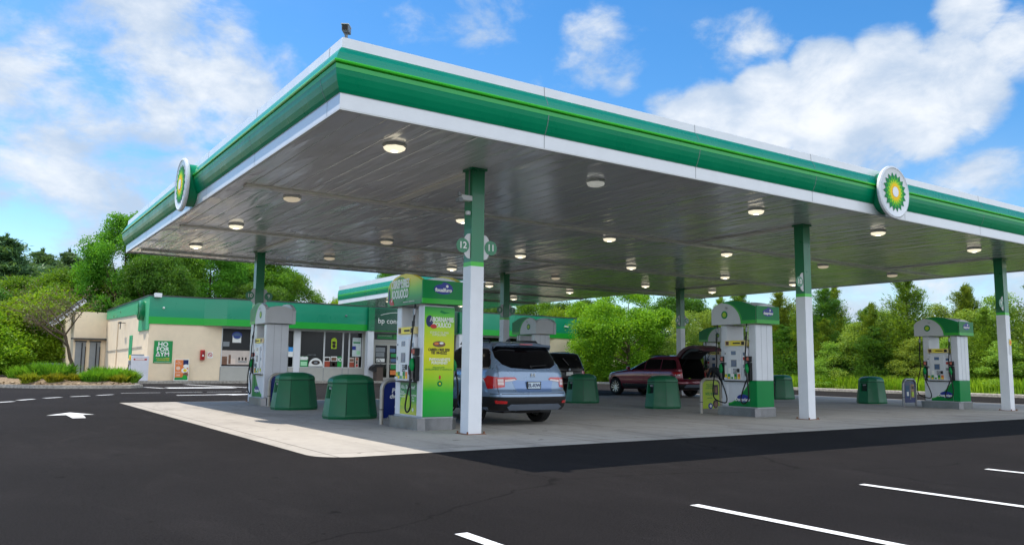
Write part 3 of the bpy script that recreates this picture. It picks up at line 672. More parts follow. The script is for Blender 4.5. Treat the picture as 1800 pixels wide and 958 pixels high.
mb = MB(); disc(mb, (15.4, BY-.01, 1.1), .5, 'y', wprint, a0=0, a1=math.pi, sz=1.1); disc(mb, (15.4, BY-.016, 1.35), .3, 'y', dprint, sz=.5); disc(mb, (15.4, BY-.022, 1.35), .13, 'y', greyp, sz=.6); mb.build('poster', wins[4])
text('KROTTTER', .12, greyp, wins[4], (15.1, BY-.02, 1.85), FACE_MY, ext=.002)
poster(16.0, 1.06, 16.4, 1.75, wprint, [(0, 0, 1, .55, redbrown), (.1, .6, .9, .9, dprint)], wins[5]); poster(16.45, 1.06, 16.9, 1.78, wprint, [(0, 0, 1, .55, dprint), (.1, .6, .9, .9, brownp), (.3, .1, .7, .4, redbrown)], wins[5])
p = poster(16.93, 1.06, 17.28, 1.78, pgreen, [(.1, .1, .9, .35, slime)], wins[5]); text('IO', .32, wprint, p, (17.1, BY-.025, 1.55), FACE_MY, bold=.01)
mb = MB(); mb.box(16.45, BY-.02, 2.3, 16.85, BY-.012, 2.85, limey); disc(mb, (16.65, BY-.012, 2.85), .2, 'y', limey, t=.007); mb.box(16.53, BY-.026, 2.62, 16.77, BY-.02, 2.8, dprint); disc(mb, (16.65, BY-.02, 2.48), .13, 'y', dprint, t=.006); mb.build('poster', wins[5])
poster(17.8, 1.06, 18.15, 1.72, tan, [(0, 0, 1, .5, redbrown), (.1, .6, .9, .85, brownp)], wins[7]); poster(18.22, 1.06, 18.5, 1.75, tan, [(.3, .05, .8, .3, redp), (.3, .35, .7, .62, dprint), (.3, .68, .8, .95, redbrown)], wins[7])
poster(18.0, 1.8, 18.65, 3.1, M('pale print', (205, 215, 215), .4, .15, 3), [(.0, .35, .4, .55, blue), (.5, .1, .9, .3, M('mint print', (170, 225, 180))), (.1, .7, .9, .78, pgreen)], wins[7])
# interior glimpses
mb = MB()
for (a, b, c, d, m) in ((9.3, 2.1, 10.8, 2.5, greyp), (16.2, 1.9, 17.2, 2.2, redbrown), (14.4, 3.2, 15.6, 3.25, wprint), (16.1, 3.25, 17.1, 3.3, wprint), (14.5, 2.2, 15.2, 2.6, navy)):
    mb.box(a, BY+.6, b, c, BY+.7, d, m)
mb.build('shelf', shop)

# green wall poster, orange A-board poster, extinguisher, sign, freezer
ps = thing('wall_poster', 'green poster with big white letters HO FOR on the cream wall', 'poster', (5.72, 41.985, 1.2))
mb = MB(); mb.box(-.53, -.03, 0, .53, 0, 1.35, pgreen, bev=.006); pb = mb.build('panel', ps)
for s, z in (('HO', 1.13), ('FOR', .83), ('ΔYM', .53)): text(s, .36, wprint, ps, (-.02, -.033, z), FACE_MY, bold=.008, sx=1.05)
text('7 ta Lo id 50000', .115, yellow, ps, (0, -.033, .28), FACE_MY, sx=1.0); text('CONNOISSTEER', .10, yellow, ps, (.03, -.033, .17), FACE_MY)
mb = MB(); mb.box(-.46, -.035, .055, .46, -.031, .07, wprint); mb.build('rule', ps)
ob = thing('poster_board', 'orange food poster in a thin white frame leaning low on the cream wall', 'poster', (6.78, 41.7, .15))
mb = MB(); mb.box(-.42, -.04, 0, .42, 0, 1.3, wprint, bev=.006); mb.build('frame', ob)
mb = MB(); mb.box(-.38, -.046, .04, .38, -.041, 1.26, orange); mb.box(.08, -.05, .95, .38, -.046, 1.26, navy); mb.box(-.38, -.05, .04, .38, -.046, .2, pgreen)
disc(mb, (.25, -.05, .88), .16, 'y', wprint, sz=.7); disc(mb, (.18, -.05, .62), .19, 'y', wprint, sz=.8); disc(mb, (.2, -.055, .62), .11, 'y', yellow, sz=.8); disc(mb, (.25, -.05, .36), .15, 'y', brownp); disc(mb, (.2, -.055, .22), .14, 'y', slime, sz=.8); disc(mb, (-.2, -.05, .75), .12, 'y', M('peach print', (240, 190, 160)))
mb.build('print', ob); text('Tio\nTremo', .12, wprint, ob, (-.18, -.05, 1.08), FACE_MY); text('250', .14, wprint, ob, (-.2, -.057, .75), FACE_MY); text('COOM OO', .12, wprint, ob, (-.12, -.05, .5), FACE_MY); text('1000', .13, wprint, ob, (-.2, -.05, .33), FACE_MY)
fx = thing('fire_extinguisher', 'red fire extinguisher in a wall box beside the shop window', 'fire extinguisher', (8.02, 41.985, 1.42))
mb = MB(); mb.box(-.13, -.16, 0, .13, 0, .62, redp, bev=.015); mb.build('cabinet', fx)
mb = MB(); mb.lathe([(.055, .08), (.06, .12), (.06, .38), (.03, .46), (.02, .5)], M('extinguisher red', (150, 20, 25), .3), 16, Matrix.Translation((0, -.19, 0))); mb.box(-.05, -.255, .22, .05, -.245, .32, wprint); mb.tube([(0, -.19, .5), (.06, -.2, .48), (.08, -.2, .25)], .012, black, 6); mb.build('cylinder', fx)
ns = thing('no_smoking_sign', 'small white no smoking sign with red ring beside the extinguisher', 'sign', (8.5, 41.985, 1.72))
mb = MB(); mb.box(-.16, -.012, -.18, .16, 0, .2, wprint); mb.build('plate', ns)
mb = MB()
for i in range(24):
    a0, a1 = 2*math.pi*i/24, 2*math.pi*(i+1)/24; r0, r1 = .09, .13
    mb.prism([(r0*math.cos(a0), .03+r0*math.sin(a0)), (r0*math.cos(a1), .03+r0*math.sin(a1)), (r1*math.cos(a1), .03+r1*math.sin(a1)), (r1*math.cos(a0), .03+r1*math.sin(a0))], -.018, -.012, redp, 'y')
mb.prism([(-.07, .11), (-.09, .09), (.07, -.06), (.09, -.04)], -.019, -.012, redp, 'y'); mb.box(-.07, -.017, .02, .06, -.012, .045, dprint); mb.build('ring', ns)
ai = thing('air_machine', 'white air and vacuum machine with red band at the left corner of the shop', 'vending machine', (4.3, 41.1, .15))
mb = MB(); mb.box(-.5, -.35, 0, .45, .5, 1.45, M('white cabinet', (215, 215, 222), .4, .05), bev=.03); mb.build('cabinet', ai)
mb = MB(); mb.box(-.38, -.356, 1.2, .33, -.35, 1.3, redp); mb.box(-.3, -.357, 1.22, .2, -.355, 1.28, wprint); mb.build('label_band', ai)
mb = MB(); mb.box(-.45, -.2, 1.45, .2, .35, 1.55, greyp, bev=.02); mb.box(-.56, -.15, 1.2, -.5, .2, 1.5, yellow, bev=.02); mb.box(-.6, -.2, .95, -.5, .15, 1.18, greyp, bev=.02); mb.tube([(-.55, .1, .95), (-.62, .2, .5), (-.56, .3, .15), (-.53, .35, .6), (-.55, .3, 1.0)], .02, rubber, 8); mb.build('hose_reel', ai)
tb = thing('litter_bin', 'brown litter bin with black hood and steel handle by the shop pillar', 'litter bin', (19.35, 40.9, .15))
mb = MB(); mb.box(-.1, -.3, 0, .4, .25, .95, M('brown bin', (95, 80, 70), .6), bev=.03); mb.build('body', tb)
mb = MB(); mb.prism([(-.35, .95), (.42, .95), (.3, 1.15), (-.2, 1.1)], -.34, .28, black, 'y'); mb.prism([(-.5, .75), (-.1, .6), (-.1, .94), (-.4, 1.0)], -.3, .2, black, 'y'); mb.build('hood', tb)
mb = MB(); mb.tube([(-.02, -.1, 1.1), (.0, -.1, 1.4), (.15, -.1, 1.48), (.25, -.1, 1.38), (.27, -.1, 1.1)], .03, steel, 8); mb.build('handle', tb)

# ------------------------------------------------------------------ fuel pumps
FACE_PX = (R90, 0, R90); FACE_PY = (R90, 0, math.pi)
def grad(name, axis, stops, rough=.35, lo=0, hi=1, noise=.08):
    m = bpy.data.materials.new(name); m.use_nodes = True; nt = m.node_tree; N = nt.nodes; L = nt.links; b = N['Principled BSDF']; b.inputs['Roughness'].default_value = rough
    tc = N.new('ShaderNodeTexCoord'); s = N.new('ShaderNodeSeparateXYZ'); L.new(tc.outputs['Object'], s.inputs[0])
    n = N.new('ShaderNodeTexNoise'); n.inputs['Scale'].default_value = 1.6; n.inputs['Detail'].default_value = 2; L.new(tc.outputs['Object'], n.inputs['Vector'])
    a = N.new('ShaderNodeMath'); a.operation = 'MULTIPLY_ADD'; L.new(n.outputs[0], a.inputs[0]); a.inputs[1].default_value = noise*2; L.new(s.outputs['xyz'.index(axis)], a.inputs[2])
    r = N.new('ShaderNodeMapRange'); L.new(a.outputs[0], r.inputs[0]); r.inputs[1].default_value = lo+noise; r.inputs[2].default_value = hi+noise
    c = N.new('ShaderNodeValToRGB'); L.new(r.outputs[0], c.inputs[0])
    el = c.color_ramp.elements
    while len(el) < len(stops): el.new(.5)
    for e, (p, col) in zip(el, stops): e.position = p; e.color = (*lin(col), 1)
    L.new(c.outputs[0], b.inputs['Base Color']); return m
endgrad = grad('printed end panel', 'z', [(0, (0, 150, 55)), (.22, (20, 180, 40)), (.34, (150, 205, 15)), (.58, (222, 215, 10)), (.8, (180, 215, 20)), (.93, (70, 185, 45)), (1, (0, 140, 60))], lo=.24, hi=2.38)
headgrad = grad('printed header', 'z', [(0, (0, 90, 50)), (.3, (20, 150, 50)), (.6, (130, 190, 40)), (1, (225, 205, 30))], lo=2.42, hi=2.95, noise=.12)
lowgrad = grad('printed lower panel', 'z', [(0, (200, 205, 60)), (.4, (60, 165, 50)), (.7, (10, 125, 65)), (1, (0, 105, 60))], lo=.25, hi=.9, noise=.2)
topper = grad('yellow topper print', 'y', [(0, (235, 220, 170)), (.3, (240, 215, 90)), (.6, (245, 225, 40)), (1, (225, 205, 170))], lo=-.4, hi=.4)
pwhite = M('pump white panel', (216, 219, 224), .33, .05, 2, coat=.2); pgrey = M('pump grey panel', (176, 178, 182), .45, .06, 2)
pdark = M('pump dark green', (0, 128, 62), .32, .05, 2, spec=.25); plime = M('pump lime', (40, 170, 40), .33, .05, 2)

def pump(kind, loc, rz, label):
    t = thing('fuel_pump', label, 'fuel pump', loc, rz, 'fuel pumps on their islands')
    # plinth with rounded ends
    pl_ = [(sx*x, sy*y) for sx, sy, pts in ((-1, -1, [(.30, .70), (.42, .62), (.44, .5)]), (-1, 1, [(.44, .5), (.42, .62), (.30, .70)]), (1, 1, [(.30, .70), (.42, .62), (.44, .5)]), (1, -1, [(.44, .5), (.42, .62), (.30, .70)])) for x, y in pts]
    m = MB(); m.prism(pl_, 0, .19, steel); m.prism([(x*1.02, y*1.012) for x, y in pl_], .19, .225, steel); m.box(-.345, -.645, .225, .345, .56, .245, pgrey); m.build('plinth', t)
    # end columns
    for y0, y1, front in ((-.63, -.40, True), (.33, .54, False)):
        m = MB()
        if kind == 'printed' and front:
            m.box(-.34, y0, .246, .34, y1, 2.39, pwhite, bev=.02)
        else:
            m.box(-.34, y0, .93 if front and kind != 'printed' else .246, .34, y1, 2.39, pwhite, bev=.02)
            if front: m.box(-.342, y0-.002, .246, .342, y1, .929, pdark, bev=.02)
            for x in (-.12, .1): m.box(x-.004, y0-.004 if front else y1-.004, .95, x+.004, (y0+.01) if front else (y1+.004), 2.38, pgrey)
        c = m.build('column', t)
        if front and kind == 'printed':
            m = MB(); m.box(-.325, y0-.014, .25, .335, y0-.001, 2.36, endgrad, bev=.005)
            ep = m.build('end_panel', t); y = y0-.016
            text('ABORNAMIIS\nOOUUCO', .125, wprint, ep, (.05, y, 2.06), FACE_MY, bold=.004, sx=.72)
            text('CUNE-IT IN 2NG\nEVPOLUYEN', .055, wprint, ep, (0, y, 1.84), FACE_MY, ext=.001)
            text('CABEEN ORES 2020\nTEE 100-GUZZ', .07, dprint, ep, (0, y, 1.50), FACE_MY, bold=.003, ext=.001, sx=.78)
            text('PWRMANENETS\nPUROVENEY', .075, wprint, ep, (.02, y, 1.31), FACE_MY, bold=.002, ext=.001, sx=.85)
            text('PREUSOLETR\nDEVELOPMENT O CRAPHICN', .045, pdark, ep, (0, y, 1.17), FACE_MY, ext=.001)
            g_ = MB(); disc(g_, (-.22, y+.002, 2.08), .075, 'y', navy, sz=1.5); disc(g_, (-.13, y+.001, 1.98), .07, 'y', redp, sz=.6)
            disc(g_, (0, y+.001, 1.64), .14, 'y', brownp, sz=.42); disc(g_, (-.06, y-.003, 1.65), .05, 'y', orange, sz=.5); disc(g_, (.05, y-.003, 1.66), .045, 'y', wprint, sz=.5)
            g_.prism([(.0, 2.26), (.1, 2.23), (.24, 2.26), (.12, 2.27), (.03, 2.30)], y-.002, y+.002, pdark, 'y'); disc(g_, (.03, y+.001, .82+.06), .055, 'y', pdark); disc(g_, (.03, y+.001, 1.0), .02, 'y', redp, sz=2.2); disc(g_, (.03, y-.004, .88), .02, 'y', sunyellow)
            g_.build('picture', ep)
    # cabinet
    m = MB(); m.box(-.325, -.399, .246, .325, .329, .905, pwhite, bev=.008); m.build('cabinet', t)
    # header: two arched shells and a body between
    arch = [(-.74, 2.41), (.76, 2.41), (.76, 2.80), (.66, 2.90), (.45, 2.985), (.2, 3.03), (-.05, 3.035), (-.3, 3.00), (-.52, 2.935), (-.66, 2.88), (-.74, 2.85)]
    for sx in (-1, 1):
        m = MB(); m.prism(arch, sx*.355, sx*.455, headgrad if kind == 'printed' else pgrey_w, 'x'); sh = m.build('header_shell', t, bevel=0)
        m = MB(); d0, d1 = sx*.4555, sx*.461
        if kind == 'printed':
            cx_, cz = .18, 2.72
            disc_pts = [(cx_+.31*math.cos(a)*1.15, cz+.265*math.sin(a)) for a in [2*math.pi*i/32 for i in range(32)]]
            m.prism(disc_pts, d0, d1, pdark, 'x'); m.prism([(cx_+(y-cx_)*.93, cz+(z-cz)*.93) for y, z in disc_pts], d1, d1+sx*.002, lowgrad_h, 'x')
            m.prism([(.62, 2.44), (.72, 2.5), (.72, 2.8), (.66, 2.72), (.64, 2.6)], d0, d1, navy, 'x'); m.prism([(.45, 2.43), (.6, 2.43), (.68, 2.5), (.55, 2.6)], d0, d1+sx*.003, redp, 'x'); m.prism([(.05, 2.93), (.2, 2.97), (.35, 2.93), (.22, 2.95)], d0, d1+sx*.004, brownp, 'x')
            m.prism([(-.74, 2.41), (.76, 2.41), (.76, 2.44), (-.74, 2.44)], d0, d1, pdark, 'x')
            pc = m.build('picture', sh)
            rot = FACE_MX if sx < 0 else FACE_PX
            text('OBRSM:SRES\nJOOUOCO', .24, wprint, pc, (sx*.465, cx_, 2.735), rot, bold=.006, sx=.62)
            text('ONNIOSPERAAL + PERSONROWEEN', .03, wprint, pc, (sx*.462, -.2, 2.47), rot, ext=.001)
        else:
            def ell(a_, b_, y0_=.35, n=16): return [(y0_-a_*math.sin(rad(90)*i/n), 2.41+b_*math.cos(rad(90)*i/n)) for i in range(n+1)]
            e1, e2 = ell(.60, .575), ell(.66, .60)
            m.prism(e1+e2[::-1], d0, d1, plime, 'x')
            top = [(-.74, 2.85), (-.66, 2.88), (-.52, 2.935), (-.3, 3.00), (-.05, 3.035), (.2, 3.03), (.35, 3.01)]
            m.prism(e2+[(-.74, 2.51)]+top, d0, d1+sx*.001, pdark, 'x') if False else m.prism([p for p in e2 if p[1] > 2.50]+[(e2[-1][0]+.01, 2.50), (-.74, 2.50)]+top, d0, d1+sx*.001, pdark, 'x')
            m.prism([(e1[-1][0], 2.41), (e1[-1][0]-.02, 2.499), (-.74, 2.499), (-.74, 2.41)], d0, d1+sx*.002, plime, 'x')
            c0 = (.30, 2.67)
            m.prism([(c0[0]+.105*math.cos(a), c0[1]+.105*math.sin(a)) for a in [2*math.pi*i/24 for i in range(24)]], d0, d1, pdark, 'x')
            m.prism([(c0[0]+.065*math.cos(a), c0[1]+.065*math.sin(a)) for a in [2*math.pi*i/24 for i in range(24)]], d1, d1+sx*.003, limey, 'x')
            pc = m.build('picture', sh); text('bp', .09, greyp, pc, (sx*.464, .22, 2.86), FACE_MX if sx < 0 else FACE_PX, ext=.001)
    m = MB(); dec = kind != 'blank'
    hm = pdark
    m.box(-.354, -.76, 2.42, .354, .74, 2.86, pgrey_w); m.prism([(x*.354, 2.86+.07*(1-x*x)) for x in [-1+.2*i for i in range(11)]], -.7, .7, pgrey_w, 'y')
    hb = m.build('header_body', t)
    m = MB(); m.prism([(-.455, 2.412), (.455, 2.412), (.455, 2.51), (-.455, 2.51)], -.772, -.745, plime, 'y'); m.prism([(-.455, 2.511), (.455, 2.511), (.455, 2.865), (-.455, 2.865)], -.771, -.745, pdark, 'y'); 
    m.prism([(.0+.2*math.cos(a)*1.05, 2.70+.11*math.sin(a)*(1.25 if math.sin(a) > 0 and math.cos(a) > 0 else .9)) for a in [2*math.pi*i/28 for i in range(28)]], -.777, -.771, blue, 'y'); disc(m, (.08, -.777, 2.76), .028, 'y', wprint)
    ef = m.build('header_end', t); text('foualfuro' if kind == 'printed' else 'deepview', .10, wprint, ef, (0, -.781, 2.68), FACE_MY, bold=.004, ext=.001)
    # both working faces
    for sx in (-1, 1):
        R = FACE_MX if sx < 0 else FACE_PX
        def X(a, b): return (sx*a, sx*b) if sx > 0 else (sx*b, sx*a)
        def bx(mb, xa, xb, y0, z0, y1, z1, mat, bev=0):
            a, b = X(xa, xb); mb.box(a, y0, z0, b, y1, z1, mat, bev=bev)
        m = MB(); d0, d1 = sx*.3255, sx*.331
        if kind == 'printed':
            m.prism([(-.385, .27), (.32, .27), (.32, .895), (-.385, .895)], d0, d1, lowgrad, 'x')
            for a in range(7):
                an = rad(20+a*24); m.prism([(.05, .38), (.05-.05*math.sin(an)+.26*math.cos(an), .40+.05*math.cos(an)+.26*math.sin(an)), (.05+.05*math.sin(an)+.26*math.cos(an), .40-.05*math.cos(an)+.26*math.sin(an))], d1, d1+sx*(.002+.0003*a), limey, 'x')
            lp = m.build('lower_panel', t)
            text('Alo, Es ourse?', .105, wprint, lp, (sx*.334, -.02, .80), R, ext=.001); text('Tlones\nCODNNED\nplenaloncer', .055, wprint, lp, (sx*.334, .22, .66), R, ext=.001, align='CENTER'); text('cosa unaup\nXor\nLoIa', .06, wprint, lp, (sx*.334, -.25, .60), R, ext=.001); text('+', .14, wprint, lp, (sx*.334, -.25, .36), R, ext=.001, bold=.006)
        else:
            cur = [(.325-.72*i/14, .33+.57*(i/14)**1.7) for i in range(15)]
            m.prism(cur+[(-.395, .25), (.325, .25)], d0, d1, pdark, 'x')
            m.prism([(y, z) for y, z in cur]+[(y, z-.035) for y, z in cur[::-1]], d1, d1+sx*.002, plime, 'x')
            m.prism([(-.17+.22*math.cos(a), .44+.085*math.sin(a)*(1.5 if math.sin(a) > 0 else .9)) for a in [2*math.pi*i/26 for i in range(26)]], d1, d1+sx*.004, blue, 'x')
            lp = m.build('lower_panel', t); text('Deepview', .12, wprint, lp, (sx*.337, -.15, .43), R, ext=.001, bold=.004)
        # display module
        m = MB(); bx(m, .30, .40, -.37, .915, .40, 1.78, pwhite, .02); bx(m, .40, .43, -.20, .93, .27, 1.74, pwhite, .012); bx(m, .38, .425, .30, .95, .40, 1.0, pwhite); bx(m, .33, .41, -.39, .895, .41, .913, black)
        mod = m.build('display_module', t)
        m = MB(); bx(m, .43, .434, -.04, 1.60, .12, 1.70, screen); bx(m, .43, .434, -.06, 1.28, .13, 1.47, greyp); bx(m, .434, .437, -.04, 1.30, .11, 1.45, screen); m.build('screen', mod)
        m = MB()
        for i in range(3):
            for j in range(4): bx(m, .43, .437, .02-.045*i, 1.21-.035*j, .055-.045*i, 1.235-.035*j, dprint if (i+j) % 3 == 0 else greyp)
        bx(m, .43, .44, -.155, 1.14, -.075, 1.24, black, .005); bx(m, .43, .436, .14, 1.1, .22, 1.25, wprint); bx(m, .4, .404, .3, 1.1, .38, 1.3, wprint); bx(m, .4, .406, .31, 1.33, .37, 1.4, greyp); bx(m, .4, .406, .33, 1.62, .36, 1.65, black); m.build('keypad', mod)
        m = MB()
        for k, (y0, ca, cb) in enumerate(((.16, pgreen, yellow), (.05, wprint, pgreen), (-.06, pdark, limey), (-.17, orange, yellow))):
            bx(m, .43, .436, y0-.0, .96, y0+.085, 1.10, ca); bx(m, .436, .439, y0+.01, .965, y0+.075, 1.02, cb)
        bx(m, .4, .405, .29, .96, .39, 1.09, limey); bx(m, .405, .408, .30, .97, .35, 1.06, yellow); m.build('grade_button', mod)
        for k, z in enumerate((1.62, 1.50, 1.40, 1.3)):
            m = MB(); bx(m, .40, .404, -.345, z-.04, -.25, z+.04, (screen, redp, wprint, greyp)[k]); m.build('label', mod)
        m = MB(); bx(m, .30, .40, -.34, 1.84, .36, 1.98, topper, .01); bx(m, .40, .404, .22, 1.86, .32, 1.96, brownp); bx(m, .4, .404, -.30, 1.86, -.2, 1.95, dprint); bx(m, .4, .404, -.16, 1.89, .08, 1.925, dprint); bx(m, .3, .36, -.3, 1.78, .3, 1.84, pwhite); tp = m.build('topper', t); text('10', .11, dprint, tp, (sx*.405, .28, 1.91), R, ext=.001)
        # nozzle boots and nozzles and hoses
        for yb, both in ((-.43, True), (.44, kind == 'plain')):
            if not both: continue
            m = MB(); bx(m, .325, .43, yb-.07, .93, yb+.06, 1.40, black, .02); bt = m.build('nozzle_boot', t)
            m = MB(); bx(m, .33, .44, yb-.06, 1.42, yb+.06, 1.56, black, .01); bx(m, .44, .444, yb-.035, 1.445, yb+.035, 1.535, M('salmon label', (210, 120, 100), .5)); m.build('card_reader', bt)
            m = MB(); nx = sx*.47
            m.tube([(nx-sx*.02, yb+.02, 1.36), (nx, yb+.015, 1.30), (nx, yb, 1.22), (nx, yb, 1.12)], [.02, .045, .055, .03], pdark, 10); m.tube([(nx, yb, 1.13), (nx-sx*.01, yb+.005, 1.02), (nx-sx*.03, yb+.01, .95)], [.03, .028, .022], steel, 10); m.tube([(nx+sx*.02, yb+.03, 1.26), (nx+sx*.06, yb+.03, 1.2), (nx+sx*.05, yb+.02, 1.06), (nx, yb, 1.03)], .011, black, 8); m.build('nozzle', t)
            s_ = 1 if yb < 0 else -1
            yt = yb+.02*s_ if yb < 0 else .59
            m = MB(); hx_ = sx*.49
            pts = [(sx*.42, yt, 2.41), (sx*.43, yt, 2.2), (hx_-sx*.02, yt+.01, 1.75), (hx_, yt+.02*s_, 1.35), (hx_+sx*.03, yt-.06*s_, .95), (hx_+sx*.03, yt-.10*s_, .62), (hx_+sx*.01, yt-.05*s_, .42), (hx_, yb+.12*s_, .33), (hx_, yb+.2*s_, .42), (hx_, yb+.15*s_, .62), (hx_, yb+.05*s_, .85), (sx*.455, yb+.01, .97)]
            # smooth it
            P = [Vector(p) for p in pts]; Q = []
            for i in range(len(P)-1):
                p0, p1, p2, p3 = P[max(i-1, 0)], P[i], P[i+1], P[min(i+2, len(P)-1)]
                for k in range(5):
                    u = k/5; Q.append(.5*((2*p1)+(-p0+p2)*u+(2*p0-5*p1+4*p2-p3)*u*u+(-p0+3*p1-3*p2+p3)*u**3))
            Q.append(P[-1]); m.tube(Q, .017, rubber, 8); m.tube([(sx*.425, yt, 2.32), (sx*.43, yt, 2.2)], .03, steel, 8); m.tube([(sx*.445, yt+.005, 2.08), (sx*.45, yt+.005, 1.98)], .03, black, 8); m.build('hose', t)
    return t
pgrey_w = M('pump header grey white', (198, 200, 202), .38, .05, 2, coat=.2)
lowgrad_h = grad('header fruit print', 'z', [(0, (10, 95, 45)), (.5, (60, 150, 50)), (1, (150, 190, 50))], lo=2.45, hi=2.98, noise=.1)
pump('printed', (3.40, 3.70, 0), 0, 'fuel pump with yellow and green printed end panel, nearest the camera')
pump('plain', (13.15, 3.75, 0), 0, 'white and green fuel pump beside the lime green guard sign')
pump('plain', (23.25, 3.75, 0), 0, 'white and green fuel pump with both hoses showing, farthest right in the front row')
pump('blank', (3.42, 13.55, 0), math.pi, 'white fuel pump with blank grey end panel, left of the green bins')
pump('blank', (13.2, 13.6, 0), math.pi, 'white fuel pump seen above the roof of the silver blue SUV')
pump('blank', (23.25, 13.6, 0), math.pi, 'white fuel pump behind the open tailgate of the maroon SUV')

# ------------------------------------------------------------------ guard hoops with posters
def hoop(x0, x1, y, kind, label, top=.92):
    t = thing('guard_hoop', label, 'guard rail sign', ((x0+x1)/2, y, 0), 0, 'bent steel hoops guarding the pumps')
    w = (x1-x0)/2; r = .2
    pts = [(-w, 0, 0), (-w, 0, top-r)]+[(-w+r-r*math.cos(rad(a)), 0, top-r+r*math.sin(rad(a))) for a in (15, 30, 45, 60, 75, 90)]+[(w-r+r*math.sin(rad(a)), 0, top-r+r*math.cos(rad(a))) for a in (0, 15, 30, 45, 60, 75, 90)]+[(w, 0, 0)]
    m = MB(); m.tube(pts, .042, steel2 if kind != 'clear' else steel, 14); m.lathe([(.05, .3), (.05, .32)], darkgrey, 14, Matrix.Translation((-w, 0, 0))); m.build('hoop', t)
    q = w-.045; rr = r-.045
    poly = [(-q, .13), (q, .13)]+[(q-rr+rr*math.cos(rad(a)), top-.045-rr+rr*math.sin(rad(a))) for a in (0, 30, 60, 90)]+[(-q+rr-rr*math.cos(rad(a)), top-.045-rr+rr*math.sin(rad(a))) for a in (90, 60, 30, 0)]
    base = {'blue': navyp, 'lime': limep, 'clear': navyp}[kind]
    m = MB(); m.prism(poly, -.012, .012, base, 'y'); p = m.build('panel', t)
    if kind == 'blue':
        text('Pfinde\ndwyscla\n eef\n   vochs', .135, wprint, p, (0, -.014, .52), FACE_MY, shear=.15, bold=.004)
        m = MB(); disc(m, (0, -.012, .2), .03, 'y', screen); m.box(-.26, -.016, .135, .26, -.012, .15, greyp); m.build('mark', p)
    elif kind == 'lime':
        text('Asks, zlons\ncoounl eno\nJounnt eotog', .06, pdark, p, (-.06, -.014, .74), FACE_MY, ext=.001); text('HOL 8:14', .11, pdark, p, (-.05, -.014, .53), FACE_MY, bold=.003, ext=.001, sx=.8); text('commaaae', .05, pdark, p, (-.06, -.014, .42), FACE_MY, ext=.001)
        m = MB(); m.box(.12, -.018, .5, .28, -.012, .78, dprint); m.box(.15, -.022, .56, .24, -.018, .72, brownp); disc(m, (-.03, -.012, .2), .09, 'y', blue, sz=.9); disc(m, (-.03, -.018, .2), .04, 'y', wprint); disc(m, (.18, -.012, .25), .11, 'y', dprint, sz=1.1); disc(m, (.18, -.018, .24), .07, 'y', brownp, sz=1.1); m.build('picture', p)
    else:
        m = MB(); m.box(-.24, -.018, .3, -.04, -.012, .72, screen); m.box(-.2, -.022, .36, -.08, -.018, .5, wprint); m.box(.0, -.018, .24, .06, -.012, .82, greyp); m.box(.08, -.018, .3, .28, -.012, .76, M('poster brown', (150, 120, 80), .4, .3, 9)); m.box(.1, -.022, .34, .24, -.018, .5, limey); m.box(.12, -.022, .6, .26, -.018, .7, dprint); m.build('picture', p)
navyp = M('navy poster', (14, 34, 105), .3, .1, 3, coat=.3); limep = M('lime poster', (165, 190, 30), .35, .06, 3, coat=.3)
hoop(3.03, 3.80, 4.80, 'blue', 'tan hoop with navy poster beside the printed pump, nearest the camera')
hoop(12.72, 13.48, 4.95, 'lime', 'grey hoop with lime green poster in front of the maroon SUV', 0.94)
hoop(22.98, 23.75, 5.1, 'clear', 'bright steel hoop with mixed posters left of the farthest right pump', 0.93)
hoop(3.1, 3.85, 12.55, 'blue', 'tan hoop with navy poster beside the blank ended pump on the left', 0.93)

